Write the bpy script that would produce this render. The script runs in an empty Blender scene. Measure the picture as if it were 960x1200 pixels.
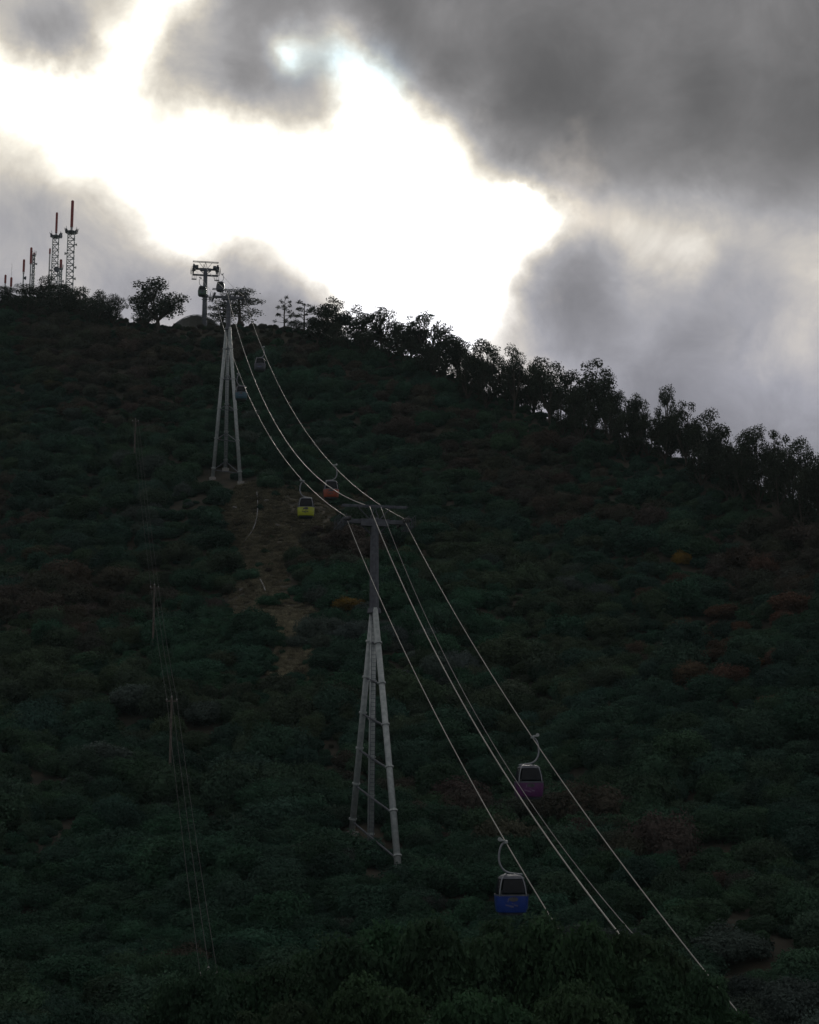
import bpy, math, random
import numpy as np
from mathutils import Vector, Matrix

scn = bpy.context.scene
# ------------------------------------------------------------------ camera
F = 1900.0                      # focal length in photograph pixels (960 x 1200)
PITCH = math.radians(10)
CT, ST = math.cos(PITCH), math.sin(PITCH)
cam_d = bpy.data.cameras.new('camera')
cam = bpy.data.objects.new('camera', cam_d)
scn.collection.objects.link(cam)
cam.rotation_euler = (math.radians(90) + PITCH, 0, 0)
cam_d.sensor_fit = 'VERTICAL'
cam_d.sensor_height = 24.0
cam_d.lens = F / 1200.0 * 24.0
cam_d.clip_start = 0.5
cam_d.clip_end = 12000
scn.camera = cam
scn.render.resolution_x, scn.render.resolution_y = 819, 1024
scn.view_settings.view_transform = 'Standard'
scn.view_settings.look = 'None'
scn.view_settings.exposure = 0.0
scn.view_settings.gamma = 1.0
scn.view_settings.use_curve_mapping = False
scn.render.engine = 'CYCLES'
scn.cycles.max_bounces = 5
scn.cycles.diffuse_bounces = 2
scn.cycles.transparent_max_bounces = 6
scn.cycles.use_denoising = True

def ray(px, py):
    """photograph pixel -> (X/Y, Z/Y) of the view direction"""
    xc, yc = (px - 480) / F, (600 - py) / F
    d = CT - yc * ST
    return xc / d, (ST + yc * CT) / d

def P(px, py, Y):
    u, v = ray(px, py)
    return Vector((u * Y, Y, v * Y))

# ------------------------------------------------------------------ world: broken cloud with a bright opening
SUN_AZ, SUN_EL = math.radians(4.3), math.radians(20.0)
world = bpy.data.worlds.new('World')
scn.world = world
world.use_nodes = True
wt = world.node_tree
wt.nodes.clear()

def nd(tree, typ, **kw):
    n = tree.nodes.new(typ)
    for k, v in kw.items():
        setattr(n, k, v)
    return n

def wmath(op, a, b=None, clamp=False):
    n = nd(wt, 'ShaderNodeMath', operation=op, use_clamp=clamp)
    for i, v in enumerate((a, b)):
        if v is None:
            continue
        if isinstance(v, (int, float)):
            n.inputs[i].default_value = v
        else:
            wt.links.new(v, n.inputs[i])
    return n.outputs[0]

tc = nd(wt, 'ShaderNodeTexCoord')
gen = tc.outputs['Generated']
sep = nd(wt, 'ShaderNodeSeparateXYZ')
wt.links.new(gen, sep.inputs[0])
az = wmath('ARCTAN2', sep.outputs[0], sep.outputs[1])
el = wmath('ARCSINE', sep.outputs[2])
comb = nd(wt, 'ShaderNodeCombineXYZ')
wt.links.new(az, comb.inputs[0])
wt.links.new(el, comb.inputs[1])

def wnoise(scale, detail, rough, off=0.0, dist=0.0):
    m = nd(wt, 'ShaderNodeVectorMath', operation='ADD')
    wt.links.new(gen, m.inputs[0])
    m.inputs[1].default_value = (off, off * 1.7, off * 0.6)
    n = nd(wt, 'ShaderNodeTexNoise')
    wt.links.new(m.outputs[0], n.inputs['Vector'])
    n.inputs['Scale'].default_value = scale
    n.inputs['Detail'].default_value = detail
    n.inputs['Roughness'].default_value = rough
    n.inputs['Distortion'].default_value = dist
    return n

def warp(vec, noise, amp):
    s = nd(wt, 'ShaderNodeVectorMath', operation='SUBTRACT')
    wt.links.new(noise.outputs['Color'], s.inputs[0])
    s.inputs[1].default_value = (0.5, 0.5, 0.5)
    m = nd(wt, 'ShaderNodeVectorMath', operation='SCALE')
    wt.links.new(s.outputs[0], m.inputs[0])
    m.inputs['Scale'].default_value = amp
    a = nd(wt, 'ShaderNodeVectorMath', operation='ADD')
    wt.links.new(vec, a.inputs[0])
    wt.links.new(m.outputs[0], a.inputs[1])
    f = nd(wt, 'ShaderNodeVectorMath', operation='MULTIPLY')
    wt.links.new(a.outputs[0], f.inputs[0])
    f.inputs[1].default_value = (1, 1, 0)
    return f.outputs[0]

wp = warp(comb.outputs[0], wnoise(9, 5, 0.55, 3.1), 0.045)
wp = warp(wp, wnoise(30, 5, 0.6, 7.7), 0.024)

# cloud masses: (azimuth, elevation) of each mass from where it stands in the picture, its radius and log brightness
BLOBS = [(291,221,420,1.42),(578,326,260,1.65),(732,-73,420,-0.46),(32,144,260,0.94),(658,357,110,-1.10),(326,18,170,-0.73),(942,417,260,0.32),(623,137,170,-0.88),(980,137,170,-0.56),(396,599,260,0.42),(445,196,170,0.34),(-59,508,260,0.30),(42,242,110,-0.71),(805,270,70,0.5),(273,357,110,-0.66),(581,396,110,-0.64),(466,-27,110,-0.46),(70,49,70,-0.87),(812,126,110,-0.54),(158,319,110,-0.53),(217,-24,70,0.55),(413,49,70,0.70),(1040,-41,170,-0.29),(966,280,110,0.35),(312,-143,110,-0.42),(291,98,70,-0.70),(511,74,70,-0.54),(-150,18,170,0.55),(609,245,70,0.76),(438,392,70,0.47),(242,221,70,0.29),(-27,98,70,0.61),(364,123,70,-0.49),(438,123,70,0.45),(70,98,70,0.48),(193,25,70,0.33),(462,25,70,-0.50),(683,245,70,0.15),(340,368,70,-0.38),(217,98,70,-0.37),(879,270,70,0.23),(511,172,70,0.32),(119,245,70,-0.27),
         (630,256,60,0.6),(535,350,120,0.55),(800,285,120,0.35),(740,270,70,0.25),(620,410,90,0.3),(950,370,140,0.35),(60,215,80,0.25),(230,250,80,0.3),(340,330,70,0.15),(345,50,45,0.8),(160,40,60,0.35),(700,90,200,0.12),(305,335,100,-0.30),(372,368,70,-0.40),(200,60,70,-0.25),(690,225,70,-0.2)]
acc = -1.25
for (bx_, by_, r_, w_) in BLOBS:
    u, v = ray(bx_, by_)
    a0, e0 = math.atan2(u, 1), math.atan2(v, math.hypot(u, 1))
    d = nd(wt, 'ShaderNodeVectorMath', operation='DISTANCE')
    wt.links.new(wp, d.inputs[0])
    d.inputs[1].default_value = (a0, e0, 0)
    mr = nd(wt, 'ShaderNodeMapRange', interpolation_type='SMOOTHSTEP')
    wt.links.new(d.outputs['Value'], mr.inputs['Value'])
    mr.inputs['From Min'].default_value = 0
    mr.inputs['From Max'].default_value = r_ / F
    mr.inputs['To Min'].default_value = w_
    mr.inputs['To Max'].default_value = 0
    acc = wmath('ADD', mr.outputs[0], acc)
# billows everywhere (the whole sky is broken cloud of the same kind)
n1 = wnoise(5.0, 8, 0.55, 1.3, 0.3)
n2 = wnoise(19.0, 9, 0.64, 5.3, 0.5)
acc = wmath('ADD', acc, wmath('MULTIPLY', wmath('SUBTRACT', n1.outputs['Fac'], 0.5), 0.45))
acc = wmath('ADD', acc, wmath('MULTIPLY', wmath('SUBTRACT', n2.outputs['Fac'], 0.5), 0.8))
# cloud edges are crisp against the bright opening
acc = wmath('ADD', acc, wmath('MULTIPLY', wmath('TANH', wmath('MULTIPLY', wmath('ADD', acc, 0.30), 2.4)), 0.28))
acc = wmath('ADD', acc, 0.2)
acc = wmath('MINIMUM', acc, 0.9)
lum = wmath('EXPONENT', acc)
ramp = nd(wt, 'ShaderNodeValToRGB')
mr = nd(wt, 'ShaderNodeMapRange')
wt.links.new(acc, mr.inputs['Value'])
mr.inputs['From Min'].default_value = -2.4
mr.inputs['From Max'].default_value = 0.6
wt.links.new(mr.outputs[0], ramp.inputs[0])
els = ramp.color_ramp.elements
els[0].position, els[0].color = 0.0, (0.97, 0.97, 1.0, 1)
els[1].position, els[1].color = 1.0, (1.0, 1.0, 0.98, 1)
for p_, c_ in ((0.30, (0.985, 0.975, 1.0, 1)), (0.5, (0.99, 0.98, 1.0, 1)), (0.66, (1.0, 0.94, 0.83, 1)), (0.82, (1.0, 0.955, 0.84, 1))):
    e = els.new(p_); e.color = c_
# lower cloud has a cooler, lilac cast
lil = nd(wt, 'ShaderNodeMapRange')
wt.links.new(el, lil.inputs['Value'])
lil.inputs['From Min'].default_value = math.radians(14)
lil.inputs['From Max'].default_value = math.radians(22)
lil.inputs['To Min'].default_value = 1.0
lil.inputs['To Max'].default_value = 0.0
tint = nd(wt, 'ShaderNodeMix', data_type='RGBA')
wt.links.new(lil.outputs[0], tint.inputs['Factor'])
tint.inputs['A'].default_value = (1, 0.99, 0.985, 1)
tint.inputs['B'].default_value = (0.94, 0.945, 1.05, 1)
cm = nd(wt, 'ShaderNodeMix', data_type='RGBA', blend_type='MULTIPLY')
cm.inputs['Factor'].default_value = 1
wt.links.new(ramp.outputs[0], cm.inputs['A'])
wt.links.new(tint.outputs['Result'], cm.inputs['B'])
# small gaps where the cloud is thin enough to look blue
csock = cm.outputs['Result']
for (gx_, gy_, gr_) in ((440, 90, 70), (350, 62, 50), (395, 60, 45)):
    u, v = ray(gx_, gy_)
    d = nd(wt, 'ShaderNodeVectorMath', operation='DISTANCE')
    wt.links.new(wp, d.inputs[0])
    d.inputs[1].default_value = (math.atan2(u, 1), math.atan2(v, math.hypot(u, 1)), 0)
    g_ = nd(wt, 'ShaderNodeMapRange', interpolation_type='SMOOTHSTEP')
    wt.links.new(d.outputs['Value'], g_.inputs['Value'])
    g_.inputs['From Max'].default_value = gr_ / F
    g_.inputs['To Min'].default_value = 0.8
    g_.inputs['To Max'].default_value = 0.0
    bm_ = nd(wt, 'ShaderNodeMix', data_type='RGBA', blend_type='MULTIPLY')
    wt.links.new(g_.outputs[0], bm_.inputs['Factor'])
    wt.links.new(csock, bm_.inputs['A'])
    bm_.inputs['B'].default_value = (0.72, 0.90, 1.06, 1)
    csock = bm_.outputs['Result']
cs = nd(wt, 'ShaderNodeVectorMath', operation='SCALE')
wt.links.new(csock, cs.inputs[0])
wt.links.new(wmath('MULTIPLY', lum, 10.0), cs.inputs['Scale'])
sky = nd(wt, 'ShaderNodeTexSky', sky_type='NISHITA', sun_disc=False, sun_elevation=SUN_EL, sun_rotation=SUN_AZ)
# thin spots in the cloud let a little of the clear sky through
thin = nd(wt, 'ShaderNodeMapRange', interpolation_type='SMOOTHSTEP')
n3 = wnoise(11.0, 5, 0.55, 11.2)
wt.links.new(n3.outputs['Fac'], thin.inputs['Value'])
thin.inputs['From Min'].default_value = 0.6
thin.inputs['From Max'].default_value = 0.85
thin.inputs['To Min'].default_value = 0.0
thin.inputs['To Max'].default_value = 0.12
skm = nd(wt, 'ShaderNodeMix', data_type='RGBA')
wt.links.new(thin.outputs[0], skm.inputs['Factor'])
wt.links.new(cs.outputs[0], skm.inputs['A'])
wt.links.new(sky.outputs[0], skm.inputs['B'])
bg = nd(wt, 'ShaderNodeBackground')
bg.inputs['Strength'].default_value = 0.1
wt.links.new(skm.outputs['Result'], bg.inputs['Color'])
wo = nd(wt, 'ShaderNodeOutputWorld')
wt.links.new(bg.outputs[0], wo.inputs[0])

# ------------------------------------------------------------------ sun (veiled by cloud, behind the ridge)
sd = bpy.data.lights.new('sun', 'SUN')
sd.energy = 1.3
sd.angle = math.radians(12)
sd.color = (1.0, 0.94, 0.84)
sun = bpy.data.objects.new('sun', sd)
scn.collection.objects.link(sun)
sdir = Vector((math.sin(SUN_AZ) * math.cos(SUN_EL), math.cos(SUN_AZ) * math.cos(SUN_EL), math.sin(SUN_EL)))
sun.rotation_euler = sdir.to_track_quat('Z', 'Y').to_euler()
sun.location = sdir * 500

# ------------------------------------------------------------------ helpers
COL = scn.collection
rnd = random.Random(7)
rng = np.random.default_rng(11)

def tag(o, label=None, cat=None, group=None, kind=None):
    for k, v in (('label', label), ('category', cat), ('group', group), ('kind', kind)):
        if v:
            o[k] = v
    return o

def empty(name, loc, rz=0.0):
    o = bpy.data.objects.new(name, None)
    COL.objects.link(o)
    o.location = loc
    o.rotation_euler = (0, 0, rz)
    o.empty_display_size = 0.3
    return o

class MB:
    def __init__(s):
        s.v, s.f = [], []
    def quadring(s, rings, close_ends=True):
        b = len(s.v); n = len(rings[0])
        for r in rings:
            s.v += [tuple(p) for p in r]
        for i in range(len(rings) - 1):
            for k in range(n):
                a, c = b + i * n + k, b + i * n + (k + 1) % n
                s.f.append((a, c, c + n, a + n))
        if close_ends:
            s.f.append(tuple(b + k for k in reversed(range(n))))
            e = b + (len(rings) - 1) * n
            s.f.append(tuple(e + k for k in range(n)))
    def tube(s, pts, rad, n=8, squash=1.0):
        pts = [Vector(p) for p in pts]
        if not hasattr(rad, '__len__'):
            rad = [rad] * len(pts)
        rings = []
        ref = None
        for i, p in enumerate(pts):
            t = (pts[min(i + 1, len(pts) - 1)] - pts[max(i - 1, 0)]).normalized()
            if ref is None:
                up = Vector((0, 0, 1)) if abs(t.z) < 0.9 else Vector((0, 1, 0))
                ref = t.cross(up).normalized()
            ref = (ref - t * ref.dot(t)).normalized()
            bn = t.cross(ref)
            rings.append([p + (ref * math.cos(2 * math.pi * k / n) + bn * math.sin(2 * math.pi * k / n)) * rad[i] for k in range(n)])
        s.quadring(rings)
        return s
    def bar(s, a, b, r, n=6):
        return s.tube([a, b], r, n)
    def box(s, c, size, ax=None):
        c = Vector(c); hx, hy, hz = [q / 2 for q in size]
        M = ax or Matrix.Identity(3)
        b = len(s.v)
        for dx, dy, dz in ((-1,-1,-1),(1,-1,-1),(1,1,-1),(-1,1,-1),(-1,-1,1),(1,-1,1),(1,1,1),(-1,1,1)):
            s.v.append(tuple(c + M @ Vector((dx * hx, dy * hy, dz * hz))))
        for q in ((0,3,2,1),(4,5,6,7),(0,1,5,4),(1,2,6,5),(2,3,7,6),(3,0,4,7)):
            s.f.append(tuple(b + i for i in q))
        return s
    def beam(s, a, b, w, h):
        a, b = Vector(a), Vector(b)
        t = (b - a).normalized()
        up = Vector((0, 0, 1)) if abs(t.z) < 0.95 else Vector((0, 1, 0))
        x = t.cross(up).normalized(); z = x.cross(t)
        M = Matrix((x, t, z)).transposed()
        return s.box((a + b) / 2, (w, (b - a).length, h), M)
    def mesh(s, name, mat, smooth=False):
        me = bpy.data.meshes.new(name)
        me.from_pydata(s.v, [], s.f)
        me.materials.append(mat)
        if smooth:
            me.polygons.foreach_set('use_smooth', [True] * len(me.polygons))
        me.update()
        return me
    def build(s, name, mat, parent=None, smooth=False, bevel=0.0):
        o = bpy.data.objects.new(name, s.mesh(name, mat, smooth))
        COL.objects.link(o)
        o.parent = parent
        if bevel:
            m = o.modifiers.new('bevel', 'BEVEL'); m.width = bevel; m.segments = 1
        return o

def copy_tree(o, parent=None):
    c = o.copy()
    COL.objects.link(c)
    c.parent = parent
    for ch in o.children:
        copy_tree(ch, c)
    return c

# ------------------------------------------------------------------ materials
def mat_base(name):
    m = bpy.data.materials.new(name)
    m.use_nodes = True
    t = m.node_tree
    b = t.nodes['Principled BSDF']
    return m, t, b

def noise_into(t, b, c1, c2, scale, detail=6, lo=0.35, hi=0.65, rough=None, bump=0.0, coord='Object'):
    co = t.nodes.new('ShaderNodeTexCoord')
    n = t.nodes.new('ShaderNodeTexNoise')
    n.inputs['Scale'].default_value = scale
    n.inputs['Detail'].default_value = detail
    t.links.new(co.outputs[coord], n.inputs['Vector'])
    r = t.nodes.new('ShaderNodeValToRGB')
    r.color_ramp.elements[0].position = lo
    r.color_ramp.elements[0].color = (*c1, 1)
    r.color_ramp.elements[1].position = hi
    r.color_ramp.elements[1].color = (*c2, 1)
    t.links.new(n.outputs['Fac'], r.inputs[0])
    t.links.new(r.outputs[0], b.inputs['Base Color'])
    if bump:
        bp = t.nodes.new('ShaderNodeBump')
        bp.inputs['Strength'].default_value = bump
        t.links.new(n.outputs['Fac'], bp.inputs['Height'])
        t.links.new(bp.outputs[0], b.inputs['Normal'])
    return r.outputs[0]

def metal(name, c1, c2, rough=0.45, metallic=0.7, scale=3.0):
    m, t, b = mat_base(name)
    noise_into(t, b, c1, c2, scale)
    b.inputs['Roughness'].default_value = rough
    b.inputs['Metallic'].default_value = metallic
    return m

M = {}
M['galv'] = metal('galvanised_steel', (0.30, 0.34, 0.34), (0.44, 0.48, 0.47), 0.5, 0.25)
M['mast'] = metal('weathered_mast_steel', (0.065, 0.07, 0.085), (0.11, 0.12, 0.135), 0.5, 0.4)
M['darksteel'] = metal('dark_painted_steel', (0.06, 0.07, 0.09), (0.12, 0.13, 0.15), 0.5, 0.3)
M['rope'] = metal('steel_rope', (0.34, 0.34, 0.31), (0.44, 0.43, 0.39), 0.45, 0.6, 0.3)
M['cable'] = metal('signal_cable', (0.20, 0.20, 0.19), (0.28, 0.28, 0.27), 0.5, 0.4, 0.3)
M['wire'] = metal('power_wire_metal', (0.05, 0.05, 0.05), (0.09, 0.09, 0.085), 0.6, 0.3, 8)
M['rubber'] = metal('sheave_rubber', (0.03, 0.03, 0.03), (0.06, 0.06, 0.06), 0.7, 0.0)
M['frame'] = metal('cabin_frame_grey', (0.22, 0.24, 0.26), (0.30, 0.32, 0.34), 0.4, 0.3)
M['roofpaint'] = metal('cabin_roof_grey', (0.08, 0.09, 0.11), (0.12, 0.13, 0.15), 0.5, 0.2)
M['red'] = metal('aviation_red', (0.22, 0.03, 0.03), (0.34, 0.06, 0.05), 0.55, 0.0)
M['white'] = metal('antenna_white', (0.55, 0.55, 0.54), (0.72, 0.72, 0.70), 0.5, 0.0)
M['wood'] = metal('weathered_pole_wood', (0.07, 0.06, 0.05), (0.14, 0.12, 0.10), 0.8, 0.0)
M['ceramic'] = metal('pale_ceramic', (0.25, 0.25, 0.23), (0.34, 0.34, 0.32), 0.3, 0.0)
M['concrete'] = metal('concrete', (0.22, 0.22, 0.21), (0.33, 0.32, 0.30), 0.85, 0.0)
M['rock'] = metal('pale_rock', (0.11, 0.11, 0.10), (0.22, 0.21, 0.20), 0.9, 0.0, 2.0)
M['pipe'] = metal('pale_pipe_plastic', (0.18, 0.18, 0.19), (0.26, 0.26, 0.26), 0.5, 0.0)
M['bark'] = metal('tree_bark', (0.035, 0.028, 0.022), (0.08, 0.065, 0.05), 0.9, 0.0, 4.0)
M['roofsheet'] = metal('curved_roof_sheet', (0.10, 0.12, 0.14), (0.2, 0.22, 0.23), 0.45, 0.3)
M['interior'] = metal('cabin_seat', (0.05, 0.05, 0.06), (0.10, 0.10, 0.11), 0.8, 0.0)

def glass_mat():
    m, t, b = mat_base('tinted_cabin_glass')
    b.inputs['Base Color'].default_value = (0.02, 0.025, 0.035, 1)
    b.inputs['Roughness'].default_value = 0.06
    out = t.nodes['Material Output']
    tr = t.nodes.new('ShaderNodeBsdfTransparent')
    tr.inputs[0].default_value = (0.14, 0.17, 0.22, 1)
    fr = t.nodes.new('ShaderNodeFresnel'); fr.inputs[0].default_value = 1.5
    add = t.nodes.new('ShaderNodeMath'); add.operation = 'ADD'; add.inputs[1].default_value = 0.35
    t.links.new(fr.outputs[0], add.inputs[0])
    mx = t.nodes.new('ShaderNodeMixShader')
    t.links.new(add.outputs[0], mx.inputs[0])
    t.links.new(tr.outputs[0], mx.inputs[1])
    t.links.new(b.outputs[0], mx.inputs[2])
    t.links.new(mx.outputs[0], out.inputs[0])
    return m
M['glass'] = glass_mat()

def paint(name, c):
    m, t, b = mat_base(name)
    noise_into(t, b, [q * 0.75 for q in c], c, 2.5)
    b.inputs['Roughness'].default_value = 0.32
    b.inputs['Coat Weight'].default_value = 0.3
    return m

def foliage_mat(name, atype, attr):
    m, t, b = mat_base(name)
    out = t.nodes['Material Output']
    if atype == 'OBJECT_INFO':
        a = t.nodes.new('ShaderNodeObjectInfo')
        csock = a.outputs['Color']
    else:
        a = t.nodes.new('ShaderNodeAttribute')
        a.attribute_type = atype
        a.attribute_name = attr
        csock = a.outputs['Color']
    geo = t.nodes.new('ShaderNodeNewGeometry')
    n = t.nodes.new('ShaderNodeTexNoise')
    n.inputs['Scale'].default_value = 0.35
    n.inputs['Detail'].default_value = 4
    t.links.new(geo.outputs['Position'], n.inputs['Vector'])
    mr = t.nodes.new('ShaderNodeMapRange')
    mr.inputs['From Min'].default_value = 0.3
    mr.inputs['From Max'].default_value = 0.7
    mr.inputs['To Min'].default_value = 0.65
    mr.inputs['To Max'].default_value = 1.35
    t.links.new(n.outputs['Fac'], mr.inputs['Value'])
    rp = t.nodes.new('ShaderNodeMapRange')
    rp.inputs['To Min'].default_value = 0.85
    rp.inputs['To Max'].default_value = 1.15
    t.links.new(geo.outputs['Random Per Island'], rp.inputs['Value'])
    mu = t.nodes.new('ShaderNodeMath'); mu.operation = 'MULTIPLY'
    t.links.new(mr.outputs[0], mu.inputs[0]); t.links.new(rp.outputs[0], mu.inputs[1])
    sc = t.nodes.new('ShaderNodeVectorMath'); sc.operation = 'SCALE'
    t.links.new(csock, sc.inputs[0]); t.links.new(mu.outputs[0], sc.inputs['Scale'])
    t.links.new(sc.outputs[0], b.inputs['Base Color'])
    b.inputs['Roughness'].default_value = 0.8
    b.inputs['Specular IOR Level'].default_value = 0.12
    tl = t.nodes.new('ShaderNodeBsdfTranslucent')
    t.links.new(sc.outputs[0], tl.inputs[0])
    mx = t.nodes.new('ShaderNodeMixShader'); mx.inputs[0].default_value = 0.25
    t.links.new(b.outputs[0], mx.inputs[1]); t.links.new(tl.outputs[0], mx.inputs[2])
    t.links.new(mx.outputs[0], out.inputs[0])
    return m
M['leaf_obj'] = foliage_mat('foliage', 'OBJECT_INFO', '')
M['leaf_inst'] = foliage_mat('foliage_cover', 'INSTANCER', 'col')

# ------------------------------------------------------------------ terrain
RT = [(-700, 420, 330), (-300, 385, 370), (-100, 365, 382), (0, 352, 376), (60, 348, 370), (110, 366, 364), (150, 378, 360), (200, 384, 350), (240, 384, 345),
      (300, 380, 340), (360, 391, 335), (420, 406, 330), (480, 418, 322), (540, 450, 312), (600, 476, 302), (700, 507, 286),
      (780, 534, 268), (860, 564, 250), (960, 603, 228), (1060, 640, 208), (1300, 720, 170), (1900, 800, 140)]
r_u = np.array([ray(a, b)[0] for a, b, c in RT])
r_v = np.array([ray(a, b)[1] for a, b, c in RT])
r_Y = np.array([c for a, b, c in RT], float)
uu = np.linspace(r_u[0], r_u[-1], 600)
def smooth(a):
    k = np.hanning(25); k /= k.sum()
    return np.convolve(np.pad(a, 12, mode='edge'), k, 'valid')
vv, YY = smooth(np.interp(uu, r_u, r_v)), smooth(np.interp(uu, r_u, r_Y))
Y0, Z0 = 70.0, -14.5

def hnoise(x, y):
    return (0.9 * np.sin(x * 0.071 + 1.3 + 0.8 * np.sin(y * 0.045)) * np.sin(y * 0.063 + 0.4)
            + 0.5 * np.sin(x * 0.17 + y * 0.11 + 2.0) * np.sin(y * 0.15 - x * 0.06)
            + 0.22 * np.sin(x * 0.41 + 0.7 * np.sin(y * 0.3)) * np.sin(y * 0.37 + x * 0.13))

def ground(x, y):
    x = np.asarray(x, float); y = np.asarray(y, float)
    ys = np.maximum(y, 5.0)
    u = np.clip(x / np.maximum(ys, 40.0), uu[0], uu[-1])
    v = np.interp(u, uu, vv); Yr = np.interp(u, uu, YY)
    zr = v * Yr
    t = (ys - Y0) / (Yr - Y0)
    tc_ = np.clip(t, 0, 1)
    hill = Z0 + (zr - Z0) * tc_ ** 1.8
    over = np.maximum(ys - Yr, 0)
    hill = hill + np.where(over > 0, 0.02 * np.minimum(over, 45) - 0.35 * np.maximum(over - 45, 0) ** 1.02 + 0, 0)
    near = np.interp(ys, [0, 8, 25, 45, 58, 72], [-1.7, -2.2, -6.0, -9.0, -10.5, Z0])
    z = np.where(ys < Y0 + 2, np.minimum(near, np.maximum(near, hill)), hill)
    amp = np.clip((ys - 60) / 40, 0, 1) * np.clip((Yr - ys) / 30, 0, 1) * 1.7
    z = z + hnoise(x, y) * amp
    return np.maximum(z, -120.0)

def gz(x, y):
    return float(ground(x, y))

def hit(px, py, y0=76.0):
    """where the sight line of a photograph pixel meets the hillside"""
    u, v = ray(px, py)
    Y = np.arange(y0, 420, 0.25)
    d = ground(u * Y, Y) - v * Y
    k = np.argmax(d > 0) if (d > 0).any() else len(Y) - 1
    return Vector((u * Y[k], Y[k], gz(u * Y[k], Y[k])))

# clearing below the upper tower: (px, py, rx, ry) in the hillside, turned into places on the ground
CLEAR = []
for (cx, cy, rx, ry, w) in ((335, 600, 75, 26, 1), (318, 640, 55, 30, 1), (300, 690, 40, 32, 1.0), (335, 735, 50, 30, 0.9), (350, 770, 40, 24, 0.6), (290, 590, 40, 22, 1), (400, 580, 60, 9, 0.5)):
    h = hit(cx, cy)
    m_px = h.y / F
    h2 = hit(cx, cy - ry)
    CLEAR.append((h.x, h.y, rx * m_px * 0.85, max(4.0, abs(h2.y - h.y)), w))
def clearing(x, y):
    s = np.zeros_like(np.asarray(x, float))
    for (cx, cy, rx, ry, w) in CLEAR:
        d2 = ((x - cx) / rx) ** 2 + ((y - cy) / ry) ** 2
        s = np.maximum(s, w * np.clip(1.35 - d2, 0, 1))
    return np.clip(s + 0.25 * hnoise(np.asarray(x) * 3, np.asarray(y) * 3) * (s > 0.05), 0, 1)

def axis(lo, hi, fine_lo, fine_hi, step, growth=1.25):
    a = list(np.arange(fine_lo, fine_hi + 0.1, step))
    s = step
    while a[-1] < hi:
        s *= growth; a.append(a[-1] + s)
    s = step
    while a[0] > lo:
        s *= growth; a.insert(0, a[0] - s)
    return np.array(a)
gxs = axis(-4000, 4000, -140, 120, 2.0)
gys = axis(-3000, 6000, -10, 400, 2.0)
GX, GY = np.meshgrid(gxs, gys)
GZ = ground(GX, GY)
nx, ny = len(gxs), len(gys)
verts = np.stack([GX.ravel(), GY.ravel(), GZ.ravel()], 1)
ii, jj = np.meshgrid(np.arange(nx - 1), np.arange(ny - 1))
a = (jj * nx + ii).ravel()
faces = np.stack([a, a + 1, a + nx + 1, a + nx], 1)
me = bpy.data.meshes.new('hillside')
me.from_pydata(verts.tolist(), [], faces.tolist())
me.polygons.foreach_set('use_smooth', [True] * len(me.polygons))
at = me.attributes.new('dry', 'FLOAT', 'POINT')
at.data.foreach_set('value', clearing(verts[:, 0], verts[:, 1]).astype(np.float32))
m, t, b = mat_base('hillside_soil')
c_soil = noise_into(t, b, (0.020, 0.022, 0.014), (0.055, 0.045, 0.030), 0.35, 9, bump=0.6)
co = t.nodes.new('ShaderNodeTexCoord')
n = t.nodes.new('ShaderNodeTexNoise'); n.inputs['Scale'].default_value = 0.8; n.inputs['Detail'].default_value = 8
t.links.new(co.outputs['Object'], n.inputs['Vector'])
r = t.nodes.new('ShaderNodeValToRGB')
r.color_ramp.elements[0].position = 0.35; r.color_ramp.elements[0].color = (0.05, 0.046, 0.036, 1)
r.color_ramp.elements[1].position = 0.68; r.color_ramp.elements[1].color = (0.15, 0.135, 0.098, 1)
t.links.new(n.outputs['Fac'], r.inputs[0])
an = t.nodes.new('ShaderNodeAttribute'); an.attribute_name = 'dry'
mx = t.nodes.new('ShaderNodeMix'); mx.data_type = 'RGBA'
t.links.new(an.outputs['Fac'], mx.inputs['Factor'])
t.links.new(c_soil, mx.inputs['A']); t.links.new(r.outputs[0], mx.inputs['B'])
t.links.new(mx.outputs['Result'], b.inputs['Base Color'])
b.inputs['Roughness'].default_value = 0.95
me.materials.append(m)
hillside = bpy.data.objects.new('hillside', me)
COL.objects.link(hillside)
tag(hillside, 'steep dark hillside rising to a wooded ridge', 'hillside', kind='structure')

# ------------------------------------------------------------------ foliage meshes
def unit(n):
    d = rng.normal(size=(n, 3))
    return d / np.linalg.norm(d, axis=1, keepdims=True)

def leaf_arrays(pos, nrm, L, W):
    """one rhombic, slightly folded leaf per position"""
    n = len(pos)
    t = np.cross(nrm, unit(n)); t /= np.linalg.norm(t, axis=1, keepdims=True) + 1e-9
    s = np.cross(nrm, t)
    L = L[:, None]; W = W[:, None]
    v = np.stack([pos - t * L, pos + s * W + nrm * W * 0.3, pos + t * L, pos - s * W + nrm * W * 0.3], 1).reshape(-1, 3)
    k = np.arange(n)[:, None] * 4
    f = np.concatenate([k + np.array([0, 1, 2]), k + np.array([0, 2, 3])], 1).reshape(-1, 3)
    return v, f

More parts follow.
